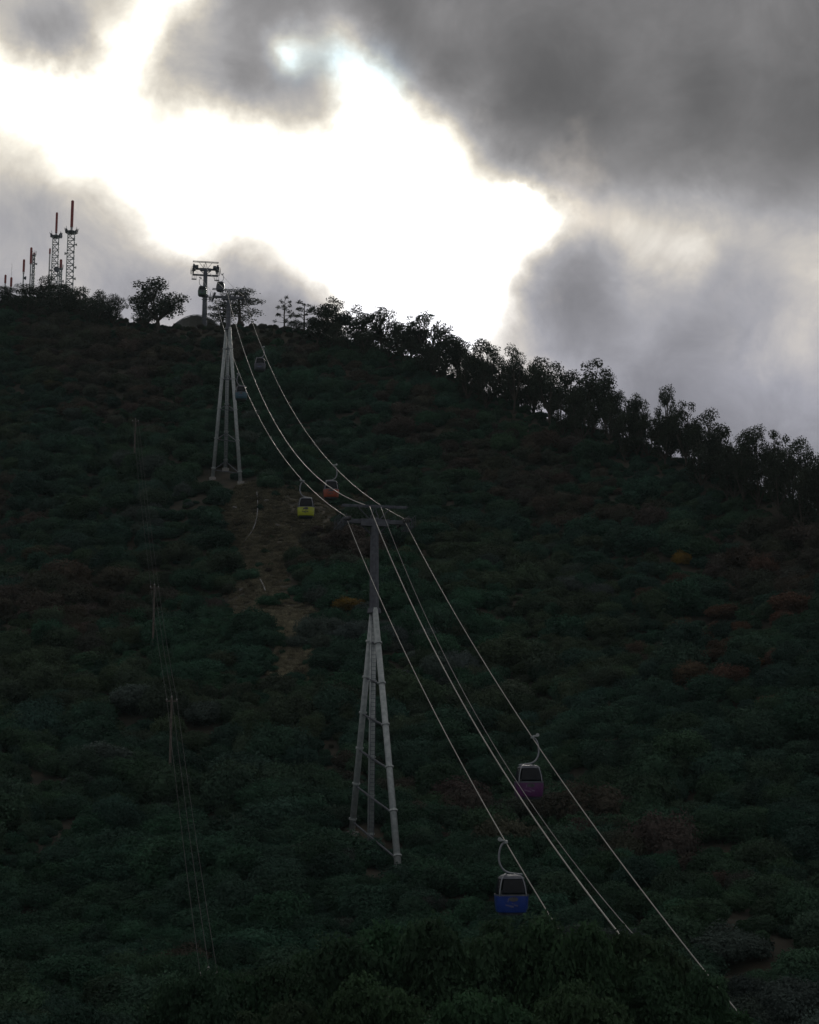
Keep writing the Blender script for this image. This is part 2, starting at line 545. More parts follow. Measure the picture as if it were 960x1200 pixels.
def foliage_points(blobs, n, inner=0.72, up=0.25):
    B = np.array(blobs, float)
    area = (B[:, 3] * B[:, 4] + B[:, 4] * B[:, 5] + B[:, 3] * B[:, 5])
    k = rng.choice(len(B), n, p=area / area.sum())
    d = unit(n)
    rr = inner + (1.06 - inner) * rng.random(n) ** 0.6
    rr = rr * (1 + 0.13 * np.sin(d[:, 0] * 7 + k) * np.sin(d[:, 1] * 8 + 2 * k) + 0.1 * np.sin(d[:, 2] * 11 + k))
    pos = B[k, :3] + d * B[k, 3:6] * rr[:, None]
    keep = np.ones(n, bool)
    for j in range(len(B)):
        q = (pos - B[j, :3]) / B[j, 3:6]
        keep &= ~(((q ** 2).sum(1) < 0.5) & (k != j))
    nn = d * 0.7 + unit(n) * 0.75 + np.array([0, 0, up])
    nn /= np.linalg.norm(nn, axis=1, keepdims=True)
    return pos[keep], nn[keep]

import bmesh
def core_arrays(blobs, scale, sub=1):
    V, Fc, off = [], [], 0
    for (cx, cy, cz, rx, ry, rz) in blobs:
        bm = bmesh.new()
        bmesh.ops.create_icosphere(bm, subdivisions=sub, radius=1.0)
        vs = np.array([v.co[:] for v in bm.verts])
        vs = vs * (scale * (0.85 + 0.3 * rng.random(len(vs))))[:, None] * np.array([rx, ry, rz]) + np.array([cx, cy, cz])
        bm.verts.index_update()
        Fc += [[v.index + off for v in f.verts] for f in bm.faces]
        bm.free()
        V.append(vs); off += len(vs)
    return np.concatenate(V), np.array(Fc)

def mesh_from(name, parts, mat):
    V, Fs, off = [], [], 0
    for v, f in parts:
        V.append(v); Fs.append(np.asarray(f) + off); off += len(v)
    me = bpy.data.meshes.new(name)
    me.from_pydata(np.concatenate(V).tolist(), [], np.concatenate(Fs).tolist())
    me.materials.append(mat)
    me.update()
    return me

def shrub_blobs(r, h, n):
    """a rounded, many lobed shrub standing on z = 0"""
    bl = [(0, 0, h * 0.45, r * 0.72, r * 0.72, h * 0.48)]
    for i in range(n):
        a_ = rng.random() * 6.283; q = r * (0.35 + 0.4 * rng.random())
        s = r * (0.28 + 0.24 * rng.random())
        bl.append((q * math.cos(a_), q * math.sin(a_), h * (0.3 + 0.5 * rng.random() * (1.2 - q / r)), s, s, s * (0.8 + 0.4 * rng.random())))
    return bl

def shrub_mesh(name, mat, r=1.0, h=1.2, lobes=9, n=900, leaf=0.13, core=0.8, inner=0.8):
    bl = shrub_blobs(r, h, lobes)
    p, nn = foliage_points(bl, n, inner)
    L = leaf * (0.6 + 0.8 * rng.random(len(p)))
    parts = [leaf_arrays(p, nn, L, L * 0.6)]
    if inner > 0.5:
        p2, n2_ = foliage_points([(*b[:3], *[q * 0.78 for q in b[3:]]) for b in bl], int(n * 0.5), 0.7)
        L2 = leaf * (1.0 + 0.9 * rng.random(len(p2)))
        parts.append(leaf_arrays(p2, n2_, L2, L2 * 0.7))
    if core:
        parts.append(core_arrays(bl, core))
    return mesh_from(name, parts, mat)

# ------------------------------------------------------------------ hillside cover (uncountable): points carrying shrub meshes
protos = bpy.data.collections.new('shrub_kinds')        # mesh sources of the cover, not placed themselves
specs = [dict(r=1.0, h=1.15, lobes=11, n=2600, leaf=0.075, core=0.55, inner=0.70), dict(r=1.0, h=1.5, lobes=13, n=2800, leaf=0.07, core=0.55, inner=0.70), dict(r=1.0, h=0.95, lobes=14, n=2600, leaf=0.065, core=0.55, inner=0.70),
         dict(r=1.0, h=1.3, lobes=9, n=2400, leaf=0.08, core=0.55, inner=0.70), dict(r=1.0, h=1.0, lobes=16, n=2600, leaf=0.065, core=0.55, inner=0.70), dict(r=1.0, h=0.45, lobes=10, n=900, leaf=0.08, core=0.5, inner=0.4),
         dict(r=1.0, h=1.9, lobes=15, n=3000, leaf=0.07, core=0.55, inner=0.70),
         dict(r=1.0, h=1.35, lobes=24, n=6500, leaf=0.042, core=0.55, inner=0.72), dict(r=1.0, h=1.6, lobes=28, n=7000, leaf=0.042, core=0.55, inner=0.72), dict(r=1.0, h=1.15, lobes=26, n=6500, leaf=0.040, core=0.55, inner=0.72)]
for i, s_ in enumerate(specs):
    o = bpy.data.objects.new('kind_%02d' % i, shrub_mesh('kind_%02d' % i, M['leaf_inst'], **s_))
    protos.objects.link(o)

GREEN = [(0.043, 0.097, 0.063), (0.050, 0.097, 0.058), (0.041, 0.089, 0.062), (0.062, 0.094, 0.057), (0.044, 0.107, 0.066)]
BROWN = [(0.082, 0.078, 0.060), (0.090, 0.076, 0.061), (0.072, 0.080, 0.060)]
GREY = [(0.088, 0.120, 0.104), (0.076, 0.106, 0.090)]
RUST = [(0.130, 0.082, 0.056), (0.114, 0.082, 0.056)]
OCHRE = (0.26, 0.17, 0.035)

def pxof(x, y, z):
    """photograph pixel of a place (used only to look up which patch of the hillside it belongs to)"""
    f = y * CT + z * ST
    return 480 + F * x / f, 600 - F * (z * CT - y * ST) / f

def patch_colour(x, y, z):
    global last_kind
    last_kind = 'g'
    px, py = pxof(x, y, z)
    n_ = 0.6 * math.sin(x * 0.055 + 1.0 + 0.9 * math.sin(y * 0.04)) * math.sin(y * 0.05 + 0.3) + 0.4 * math.sin(x * 0.14 + y * 0.09) + rnd.gauss(0, 0.22)
    wr = math.exp(-((px - 870) / 90) ** 2 - ((py - 760) / 60) ** 2)          # rust coloured scrub on the right flank
    wb = 0.55 * math.exp(-((px - 230) / 200) ** 2 - ((py - 400) / 60) ** 2) + 0.6 * math.exp(-((px - 330) / 80) ** 2 - ((py - 680) / 120) ** 2)
    q = rnd.random()
    if q < wr * 0.35:
        c = rnd.choice(RUST); last_kind = 'b'
    elif n_ + wb > 0.50 + 0.35 * min(1.0, max(0.0, (py - 720) / 150)):
        c = rnd.choice(BROWN); last_kind = 'b'
    elif n_ < -0.85:
        c = rnd.choice(GREY); last_kind = 'e'
    else:
        c = GREEN[int((math.sin(x * 0.031 + 2) * math.sin(y * 0.037) + 1) * 2.4 + rnd.uniform(-0.6, 0.6)) % 5]
    k = rnd.uniform(0.8, 1.18)
    return tuple(q_ * k * rnd.uniform(0.92, 1.08) for q_ in c)

def ridgeY(x, y):
    return float(np.interp(x / max(y, 40.0), uu, YY))

# shrubs that stand out by their colour (px, py, width in px, height, colour, label)
SPECIAL = ((160, 838, 52, 0.8, GREY[0], 'grey leaved bush beside the small yellow bush'), (118, 902, 62, 0.7, GREY[0], 'wide grey leaved bush downhill of the small yellow bush'),
           (236, 852, 50, 0.75, GREY[1], 'grey green bush touching the power wires on the upper side'), (205, 925, 36, 0.8, GREY[0], 'small grey bush under the power wires'),
           (112, 846, 28, 0.8, OCHRE, 'small yellow autumn bush among grey bushes'), (800, 662, 22, 1.1, OCHRE, 'lone bright yellow bush high on the open flank'),
           (412, 716, 36, 0.7, (0.22, 0.15, 0.035), 'low ochre bush behind the mast of the lower pylon'),
           (845, 728, 40, 0.6, RUST[0], 'rust red bush above the orange one on the flank'), (878, 786, 34, 0.6, (0.17, 0.08, 0.03), 'orange brown bush on the rust coloured flank'),
           (830, 778, 40, 0.5, RUST[1], 'low rust brown bush beside the orange one'), (913, 830, 46, 0.6, RUST[0], 'rust brown bush downhill of the orange one'),
           (612, 848, 20, 0.7, RUST[1], 'small rusty bush above the purple cabin'), (858, 1128, 80, 0.8, GREY[1], 'large grey bush beside the foot of the outer rope'),
           (152, 545, 34, 0.8, GREY[0], 'pale bush at the foot of the top power pole'), (183, 560, 36, 0.9, GREY[1], 'rounded grey green bush just below the top power pole'),
           (85, 492, 26, 0.7, GREY[0], 'pale bush on the upper left spur, above its twin'), (98, 516, 26, 0.7, GREY[0], 'pale bush on the upper left spur, below its twin'),
           (60, 458, 30, 0.5, (0.09, 0.09, 0.045), 'olive yellow bush near the top of the left spur'))
# the ground is kept open round the pylon feet
FEET = []
for (fx_, fy_, fY_, fr_) in ((412, 950, 145.0, 2.6), (468, 1015, 131.0, 3.0), (434, 980, 141.5, 2.6), (249, 570, 273.0, 4.2), (282, 574, 268.5, 4.5), (264, 570, 275.5, 4.2)):
    q_ = P(fx_, fy_, fY_)
    FEET.append((q_.x, q_.y, fr_))
for a_ in SPECIAL:
    q_ = hit(a_[0], a_[1])
    FEET.append((q_.x, q_.y, a_[2] / 2 * q_.y / F + 0.6))
pts, rot, scl, knd, colr = [], [], [], [], []
y = 60.0
while y < 392:
    step = 1.75
    xlim0, xlim1 = -0.315 * y - 12, 0.315 * y + 12
    x = xlim0 + rnd.random() * step
    while x < xlim1:
        jx, jy = x + rnd.uniform(-0.8, 0.8), y + rnd.uniform(-0.8, 0.8)
        x += step
        if jy > ridgeY(jx, jy) + 22:
            continue
        c_ = float(clearing(jx, jy))
        near_ridge = ridgeY(jx, jy) - jy
        s = min(2.0, 1.05 * math.exp(rnd.gauss(0.0, 0.42)))
        if rnd.random() < 0.10:
            s = rnd.uniform(1.8, 3.1)
        k = rnd.choice([0, 1, 2, 3, 4, 0, 2, 6]) if s < 1.5 else rnd.choice([7, 8, 9])
        if any((jx - fx) ** 2 + (jy + 0.8 - fy) ** 2 < fr * fr and jy < fy + 1.5 for fx, fy, fr in FEET):
            continue
        if near_ridge < 8:
            s = min(s, 0.85)
        col_ = patch_colour(jx, jy, gz(jx, jy))
        if c_ > 0.3:
            if rnd.random() < 0.75 * c_:
                continue
            if rnd.random() < 0.72 * c_ + 0.1:
                k = 5; s = rnd.uniform(0.5, 1.2)
                kk = rnd.uniform(0.7, 1.3)
                col_ = (0.10 * kk, 0.092 * kk, 0.062 * kk)
            else:
                s *= 0.7
        if jy < 128 and k != 5:
            s *= 0.75
        pts.append((jx, jy, gz(jx, jy) - 0.12 * s))
        rot.append((rnd.uniform(-0.12, 0.12), rnd.uniform(-0.12, 0.12), rnd.uniform(0, 6.283)))
        scl.append((s * rnd.uniform(0.85, 1.2), s * rnd.uniform(0.85, 1.2), s * rnd.uniform(0.75, 1.15)))
        knd.append(k); colr.append((*col_, 1.0))
    y += step
for _ in range(9000):
    cx_, cy_, rx_, ry_, w_ = rnd.choice(CLEAR)
    jx, jy = cx_ + rnd.uniform(-1.2, 1.2) * rx_, cy_ + rnd.uniform(-1.2, 1.2) * ry_
    c_ = float(clearing(jx, jy))
    if rnd.random() > c_ * 1.3:
        continue
    s = rnd.uniform(0.22, 0.6)
    low = min(1.0, max(0.0, (245 - jy) / 30))
    kk = rnd.uniform(0.6, 1.2) * (0.55 + 0.45 * low)
    pts.append((jx, jy, gz(jx, jy) - 0.03)); rot.append((0, 0, rnd.uniform(0, 6.283))); scl.append((s, s, s * rnd.uniform(0.8, 1.5)))
    knd.append(5); colr.append((0.27 * kk, 0.25 * kk, 0.17 * kk, 1.0))
me = bpy.data.meshes.new('scrub_cover')
me.from_pydata(pts, [], [])
for nm, ty, dat, fld in (('rot', 'FLOAT_VECTOR', rot, 'vector'), ('scl', 'FLOAT_VECTOR', scl, 'vector'), ('knd', 'INT', knd, 'value'), ('col', 'FLOAT_COLOR', colr, 'color')):
    at = me.attributes.new(nm, ty, 'POINT')
    at.data.foreach_set(fld, np.array(dat, dtype=np.int32 if ty == 'INT' else np.float32).ravel())
cover = bpy.data.objects.new('scrub_cover', me)
COL.objects.link(cover)
tag(cover, 'dense dark scrub covering the hillside', 'scrub', kind='stuff')
ng = bpy.data.node_groups.new('cover_nodes', 'GeometryNodeTree')
ng.interface.new_socket('Geometry', in_out='INPUT', socket_type='NodeSocketGeometry')
ng.interface.new_socket('Geometry', in_out='OUTPUT', socket_type='NodeSocketGeometry')
gi, go = ng.nodes.new('NodeGroupInput'), ng.nodes.new('NodeGroupOutput')
ip = ng.nodes.new('GeometryNodeInstanceOnPoints')
ci = ng.nodes.new('GeometryNodeCollectionInfo')
ci.inputs['Collection'].default_value = protos
ci.inputs['Separate Children'].default_value = True
ci.inputs['Reset Children'].default_value = True
mtp = ng.nodes.new('GeometryNodeMeshToPoints')
ng.links.new(gi.outputs[0], mtp.inputs[0])
ng.links.new(mtp.outputs[0], ip.inputs['Points'])
ng.links.new(ci.outputs[0], ip.inputs['Instance'])
ip.inputs['Pick Instance'].default_value = True
for nm, ty, sk in (('knd', 'INT', 'Instance Index'), ('rot', 'FLOAT_VECTOR', 'Rotation'), ('scl', 'FLOAT_VECTOR', 'Scale')):
    na = ng.nodes.new('GeometryNodeInputNamedAttribute'); na.data_type = ty
    na.inputs['Name'].default_value = nm
    ng.links.new(na.outputs[0], ip.inputs[sk])
ng.links.new(ip.outputs[0], go.inputs[0])
md = cover.modifiers.new('cover', 'NODES'); md.node_group = ng
print('cover points', len(pts))

# ------------------------------------------------------------------ individual shrubs
near_meshes = [shrub_mesh('shrub', M['leaf_obj'], r=1, h=h_, lobes=l_, n=n_, leaf=lf, core=0.52, inner=0.70)
               for h_, l_, n_, lf in ((1.15, 15, 6500, 0.048), (1.4, 17, 7000, 0.046), (0.95, 18, 6500, 0.042), (1.6, 16, 7000, 0.048))]
def put_shrub(pos, r, hs, col, label, group=None, name='shrub', cat='shrub', mesh=None):
    o = bpy.data.objects.new(name, mesh or rnd.choice(near_meshes))
    COL.objects.link(o)
    o.location = pos
    o.rotation_euler = (0, 0, rnd.uniform(0, 6.283))
    o.scale = (r * rnd.uniform(0.92, 1.1), r * rnd.uniform(0.92, 1.1), r * hs)
    o.color = (*col, 1)
    return tag(o, label, cat, group)

# the lower slope and the hollow behind the foreground bushes: every shrub large enough to tell apart
LAB = {'g': 'dark green rounded shrub among others on the lower slope', 'b': 'brownish leafed shrub among green ones on the lower slope',
       'e': 'grey green pale leafed shrub on the lower slope'}
cnt = 0
y = 80.0
while y < 134:
    step = 3.35 + (y - 80) * 0.016
    x = -0.27 * y - 1 + rnd.random() * 3
    while x < 0.27 * y + 1:
        jx, jy = x + rnd.uniform(-1.1, 1.1), y + rnd.uniform(-1.2, 1.2)
        x += step
        z = gz(jx, jy)
        px, py = pxof(jx, jy, z + 1.5)
        if not (-30 < px < 990 and py < 1225):
            continue
        if 215 < px < 800 and py > 1165:
            continue
        if cnt >= 285 or any((jx - fx) ** 2 + (jy - fy) ** 2 < (fr + 1) ** 2 and jy < fy + 2 for fx, fy, fr in FEET):
            continue
        c = patch_colour(jx, jy, z)
        key = last_kind
        if key == 'e':
            c = tuple(q_ * 0.75 for q_ in c)
        put_shrub((jx, jy, z - 0.25), min(2.1, 1.6 * math.exp(rnd.gauss(0, 0.22))), rnd.uniform(0.75, 1.1), c, LAB[key], {'g': 'green shrubs on the lower slope', 'b': 'brownish shrubs on the lower slope', 'e': 'grey green shrubs on the lower slope'}[key])
        cnt += 1
    y += step
print('near shrubs', cnt)

def special(px, py, wpx, hs, col, label, group=None, cat='shrub'):
    h = hit(px, py)
    r_ = wpx / 2 * h.y / F * 1.1
    return put_shrub((h.x, h.y, h.z + 0.15), r_, hs, col, label, group, cat=cat)
for a_ in SPECIAL:
    special(*a_)

# ------------------------------------------------------------------ foreground bushes
bush_meshes = []
for i in range(3):
    bl = shrub_blobs(1.0, 1.2, 10)
    for q in range(26):      # broad rounded tufts standing out of the crown
        a_ = rng.random() * 6.283; e_ = rng.random() ** 0.8; rr_ = 0.80 * math.sqrt(max(0.05, 1 - (e_ * 0.9) ** 2))
        sz = 0.19 + 0.13 * rng.random()
        bl.append((rr_ * math.cos(a_), rr_ * math.sin(a_), 0.42 + 0.72 * e_, sz, sz, sz * 0.8))
    p, nn = foliage_points(bl, 24000, 0.76, 0.4)
    L = 0.024 * (0.6 + 0.9 * rng.random(len(p)))
    p2, n2_ = foliage_points([(*b_[:3], *[q * 0.8 for q in b_[3:]]) for b_ in bl], 12000, 0.65, 0.3)
    L2 = 0.042 * (0.7 + 0.8 * rng.random(len(p2)))
    bush_meshes.append(mesh_from('foliage', [leaf_arrays(p, nn, L, L * 0.75), leaf_arrays(p2, n2_, L2, L2 * 0.7), core_arrays(bl, 0.55, 2)], M['leaf_obj']))
stem_meshes = []
for i in range(2):
    mb = MB()
    for k in range(5):
        a_ = k * 1.26 + rnd.random()
        mb.tube([(0.05 * math.cos(a_), 0.05 * math.sin(a_), -0.1), (0.18 * math.cos(a_), 0.18 * math.sin(a_), 0.3), (0.45 * math.cos(a_), 0.45 * math.sin(a_), 0.8)], [0.04, 0.03, 0.012], 6)
    stem_meshes.append(mb.mesh('stem', M['bark']))
FB = [  # px, top py, distance, radius
    (226, 1142, 47, 1.6), (270, 1138, 49, 1.9), (330, 1130, 50, 2.1), (402, 1100, 52, 2.3), (468, 1082, 53, 2.4), (535, 1078, 52, 2.3), (604, 1076, 54, 2.5), (662, 1078, 52, 2.2),
    (722, 1096, 53, 2.2), (756, 1104, 54, 2.0), (790, 1132, 51, 2.0), (838, 1180, 50, 1.7), (440, 1150, 45, 1.7), (560, 1160, 44, 1.8), (320, 1175, 44, 1.5), (680, 1160, 45, 1.7)]
for i, (px, py, Y, r_) in enumerate(FB):
    top = P(px, py, Y)
    g = gz(top.x, Y)
    root = empty('foreground_bush', (top.x, Y, g), rnd.uniform(0, 6.283))
    hgt = (top.z - g) * 1.06
    f_ = bpy.data.objects.new('foliage', bush_meshes[i % 3]); COL.objects.link(f_); f_.parent = root
    f_.scale = (r_, r_, hgt / 1.38)
    f_.color = (0.038 * rnd.uniform(0.85, 1.2), 0.078 * rnd.uniform(0.9, 1.12), 0.042, 1)
    s_ = bpy.data.objects.new('stem', stem_meshes[i % 2]); COL.objects.link(s_); s_.parent = root
    s_.scale = (r_, r_, hgt / 1.38)
    tag(root, 'dark green leafy bush in the foreground row below the blue cabin', 'bush', 'foreground bushes')

# ------------------------------------------------------------------ ridge trees
def tree_meshes(kind):
    """unit tree: height 1, crown width about wd; returns trunk mesh, crown mesh"""
    mb = MB(); blobs = []
    if kind in ('oak', 'oak2', 'bushy'):
        lean = rnd.uniform(-0.05, 0.05)
        fork = 0.18 if kind != 'bushy' else 0.10
        top = Vector((lean, 0, fork))
        mb.tube([(0, 0, -0.06), (lean * 0.4, 0, fork * 0.5), top], [0.035, 0.028, 0.024], 7)
        nl = 9
        for i in range(nl):
            a_ = i * 2.4 + rnd.random(); sp = rnd.uniform(0.12, 0.30); hz = rnd.uniform(0.34, 0.82) if i else 0.87
            if i == 0: sp = 0.03
            e = Vector((math.cos(a_) * sp, math.sin(a_) * sp, hz))
            mid = top.lerp(e, 0.5) + Vector((math.cos(a_) * 0.05, math.sin(a_) * 0.05, 0.0))
            mb.tube([top, mid, e], [0.018, 0.012, 0.005], 6)
            for q in range(4):
                o_ = Vector((rnd.uniform(-0.1, 0.1), rnd.uniform(-0.1, 0.1), rnd.uniform(-0.11, 0.09)))
                c = e + o_ * 1.15
                mb.tube([mid, mid.lerp(c, 0.6), c], [0.007, 0.005, 0.002], 5)
                s = rnd.uniform(0.075, 0.13)
                blobs.append((c.x, c.y, c.z, s * 1.15, s * 1.15, s * 0.85))
        n = 6500
    elif kind == 'pine':        # flat, layered plates of needles on side branches
        mb.tube([(0, 0, -0.05), (0.01, 0, 0.4), (-0.01, 0, 0.75), (0.02, 0, 0.95)], [0.030, 0.024, 0.016, 0.006], 7)
        for zl, rr in ((0.36, 0.42), (0.52, 0.36), (0.66, 0.46), (0.82, 0.40), (0.93, 0.22)):
            for k in range(5):
                a_ = k * 1.256 + rnd.random() * 1.2 + zl * 9
                ln = rr * rnd.uniform(0.55, 1.1)
                e = Vector((math.cos(a_) * ln, math.sin(a_) * ln, zl + rnd.uniform(-0.03, 0.04)))
                st_ = Vector((0, 0, zl - 0.04))
                mb.tube([st_, st_.lerp(e, 0.5) + Vector((0, 0, -0.01)), e], [0.011, 0.008, 0.003], 5)
                for q in range(3):
                    c = st_.lerp(e, 0.55 + 0.22 * q) + Vector((rnd.uniform(-0.03, 0.03), rnd.uniform(-0.03, 0.03), 0.015))
                    s = rnd.uniform(0.07, 0.12)
                    blobs.append((c.x, c.y, c.z, s * 1.3, s * 1.3, s * 0.40))
        n = 5500
    else:                        # thin: a sparse young tree
        mb.tube([(0, 0, -0.05), (0.01, 0.01, 0.5), (0, 0, 0.98)], [0.022, 0.014, 0.003], 6)
        for k in range(15):
            zl = 0.22 + 0.05 * k + rnd.uniform(-0.02, 0.02)
            a_ = k * 2.4; ln = 0.20 * (1.15 - zl) + 0.05
            e = Vector((math.cos(a_) * ln, math.sin(a_) * ln, zl + 0.07))
            mb.tube([(0, 0, zl), e], [0.008, 0.003], 5)
            s = rnd.uniform(0.035, 0.07)
            blobs.append((e.x, e.y, e.z, s, s, s))
        n = 1100
    p, nn = foliage_points(blobs, n, 0.25)
    far = rng.random(len(p)) < 0.16       # loose twig ends
    p = p + np.where(far, 0.035, 0.0)[:, None] * unit(len(p))
    L = 0.015 * (0.6 + 0.9 * rng.random(len(p)))
    return mb.mesh('trunk', M['bark']), mesh_from('crown', [leaf_arrays(p, nn, L, L * 0.62)], M['leaf_obj'])
TREES = {k: [tree_meshes(k) for _ in range(c)] for k, c in (('oak', 5), ('bushy', 3), ('pine', 2), ('thin', 2))}
TREE_N = {'oak': 'ridge_tree', 'bushy': 'ridge_tree', 'pine': 'pine_tree', 'thin': 'young_tree'}
tree_i = 0
def put_tree(px, top, wpx, kind, label, group=None, dY=0.0, rz=None):
    global tree_i
    u, _ = ray(px, top)
    Yr = float(np.interp(u, uu, YY)) + dY
    p = P(px, top, Yr)
    g = gz(p.x, Yr)
    h = max(2.0, p.z - g) * 1.03
    w = wpx * Yr / F
    natural = {'oak': 0.72, 'bushy': 0.72, 'pine': 0.85, 'thin': 0.42}[kind]
    root = empty(TREE_N[kind], (p.x, Yr, g - 0.1), rnd.uniform(0, 6.283) if rz is None else rz)
    tm, cm_ = TREES[kind][tree_i % len(TREES[kind])]
    tree_i += 1
    for nm, me_ in (('trunk', tm), ('crown', cm_)):
        o = bpy.data.objects.new(nm, me_); COL.objects.link(o); o.parent = root
        o.scale = (w / natural, w / natural, h)
        k = rnd.uniform(0.8, 1.2)
        o.color = (0.035 * k, 0.045 * k, 0.030 * k, 1)
    return tag(root, label, 'tree', group)
GR = 'trees along the ridge'
LR = 'dark broadleaf tree in the close row along the ridge crest'
LM = 'dark bushy tree on the hilltop in front of the radio masts'
for (px, top, w) in ((-12, 338, 40), (12, 338, 40), (36, 333, 40), (58, 325, 42), (80, 332, 40), (100, 336, 38), (120, 342, 36), (134, 346, 28)):
    put_tree(px, top, w, 'bushy', LM, 'trees below the radio masts', rnd.uniform(-6, 3))
for (px, top, w) in ((25, 346, 40), (68, 342, 44), (110, 352, 40)):
    put_tree(px, top, w, 'bushy', LM, 'trees below the radio masts', -10)
put_tree(187, 327, 66, 'oak', 'wide spreading tree standing alone between the radio masts and the highest pylon', None, -2)
put_tree(172, 345, 40, 'bushy', 'low bushy tree against the wide spreading tree', None, -3)
put_tree(281, 341, 62, 'pine', 'layered pine just behind the upper pylon head', None, 2)
put_tree(262, 356, 40, 'pine', 'smaller layered pine at the upper pylon, beside the taller one', None, 4)
put_tree(334, 350, 22, 'thin', 'thin young tree at the start of the ridge row', None, 0)
put_tree(357, 355, 28, 'thin', 'slightly broader young tree between the thin one and the ridge row', None, 0)
for (px, top, w) in ((346, 372, 24), (378, 366, 28), (392, 354, 44), (414, 360, 34), (432, 374, 30), (446, 364, 42), (466, 376, 34), (482, 372, 36), (504, 363, 38), (522, 384, 34), (541, 390, 38), (560, 402, 34), (580, 404, 34),
                     (600, 404, 32), (622, 416, 36), (645, 424, 40), (668, 436, 38), (692, 429, 52), (708, 440, 34), (735, 468, 24), (750, 461, 26), (778, 459, 36), (803, 474, 46), (826, 487, 44), (845, 503, 34),
                     (872, 510, 40), (884, 500, 44), (910, 506, 46), (936, 512, 46), (958, 528, 36), (985, 545, 50)):
    put_tree(px + rnd.uniform(-3, 3), top + rnd.uniform(-5, 5), w * rnd.uniform(0.85, 1.35), 'oak', LR, GR, rnd.uniform(-4, 4))
for i in range(46):          # the row is two or three trees deep
    px = 372 + i * 13.5 + rnd.uniform(-6, 6)
    top = float(np.interp(px, [380, 500, 560, 620, 700, 730, 790, 850, 900, 980], [378, 392, 420, 440, 462, 482, 492, 525, 530, 560])) + rnd.uniform(-4, 6)
    put_tree(px, top, rnd.uniform(24, 46), rnd.choice(['oak', 'bushy', 'bushy']), LR, GR, rnd.choice([rnd.uniform(-9, -4), rnd.uniform(4, 9)]))

# ------------------------------------------------------------------ the cable car line
Y1, Y2, Y3 = 140.0, 272.0, 355.0
C1, C2, C3 = P(439, 606, Y1), P(268.5, 346, Y2), P(241, 318, Y3)
slope = (C2.x - C1.x) / (Y2 - Y1)
PHI = -math.atan(slope)                        # the line runs uphill to the left
DIR = Vector((-math.sin(PHI), math.cos(PHI), 0)); NRM = Vector((math.cos(PHI), math.sin(PHI), 0))
PHI3 = -math.atan((C3.x - C2.x) / (Y3 - Y2))
GAUGE = 5.15

def base_on_ground(c):
    return Vector((c.x, c.y, gz(c.x, c.y)))

def add_head(root, zr, big=False, off=0.0):
    """cross-arm, sheave trains, walkways and lifting frame; zr = rope height above the root"""
    hg = GAUGE / 2
    ma = M['darksteel'] if big else M['mast']
    arm = MB()
    arm.beam((-hg - 0.25, 0, zr - 0.42), (hg + 0.25, 0, zr - 0.42), 0.42, 0.36)
    arm.beam((-1.25, 0, zr - 0.52), (1.25, 0, zr - 0.52), 0.62, 0.62)
    arm.build('crossarm', ma, root)
    for s in (-1, 1):
        g = MB(); g.bar((s * 0.3, 0, zr - 1.55), (s * 1.15, 0, zr - 0.72), 0.09); g.build('arm_bracket', ma, root)
    lf = MB()
    zt = zr + 0.95 + off
    for dy in (-0.35, 0.35):
        lf.beam((-hg - 0.35, dy, zt), (hg + 0.35, dy, zt), 0.10, 0.12)
    for x in np.linspace(-hg - 0.2, hg + 0.2, 7):
        lf.bar((x, -0.35, zt), (x, 0.35, zt), 0.03)
    lf.build('lifting_frame', M['darksteel'], root)
    for xa, xb in ((-0.25, -1.35), (0.25, 1.35), (-0.25, 0), (0.25, 0)):
        st = MB(); st.bar((xa * 1.6, 0, zr - 0.25), (xb * 1.15, 0, zt), 0.05); st.build('frame_strut', M['darksteel'], root)
    for s in (-1, 1):
        tr = empty('sheave_train', (s * hg, 0, zr), 0)
        tr.parent = root
        bmk = MB()
        L = 2.6 if not big else 3.4
        bmk.beam((s * 0.16, -L, -0.55), (s * 0.16, 0, -0.16), 0.10, 0.20)
        bmk.beam((s * 0.16, 0, -0.16), (s * 0.16, L, -0.30), 0.10, 0.20)
        if big:
            bmk.box((s * 0.05, -0.6, -0.55), (0.75, 2.4, 0.55)); bmk.box((-s * 0.55, -0.2, -0.05), (0.7, 1.6, 0.5)); bmk.box((s * 0.12, 0.2, 0.25), (0.35, 1.8, 0.6))
        bmk.bar((s * 0.16, 0, -0.15), (0, 0, -0.45), 0.08)
        bmk.build('train_beam', M['darksteel'], tr)
        for yy in np.linspace(-L + 0.2, L - 0.2, 8):
            z_ = (-0.22 + yy * 0.15) if yy < 0 else (-0.22 - yy * 0.05)
            w = MB(); w.tube([(-0.06, yy, z_), (0.06, yy, z_)], 0.2, 12); w.build('sheave_wheel', M['rubber'], tr)
        cw = MB()
        zc = -1.25 if big else -0.95
        x0 = s * 0.45
        cw.beam((x0 - 0.28, -1.6, zc), (x0 - 0.28, 1.6, zc), 0.06, 0.06)
        cw.beam((x0 + 0.28, -1.6, zc), (x0 + 0.28, 1.6, zc), 0.06, 0.06)
        for yy in np.linspace(-1.5, 1.5, 9):
            cw.beam((x0 - 0.28, yy, zc), (x0 + 0.28, yy, zc), 0.05, 0.03)
        for yy in (-1.5, 0, 1.5):
            cw.bar((x0, yy, zc), (x0, yy, -0.25), 0.025)
        cw.build('walkway', M['darksteel'], root).location = (s * hg, 0, zr)
        rl = MB()
        for xx in (x0 - 0.28, x0 + 0.28):
            for zz in (0.45, 0.9):
                rl.bar((xx, -1.6, zc + zz), (xx, 1.6, zc + zz), 0.022)
            for yy in np.linspace(-1.6, 1.6, 5):
                rl.bar((xx, yy, zc), (xx, yy, zc + 0.9), 0.022)
        rl.build('railing', M['darksteel'], root).location = (s * hg, 0, zr)

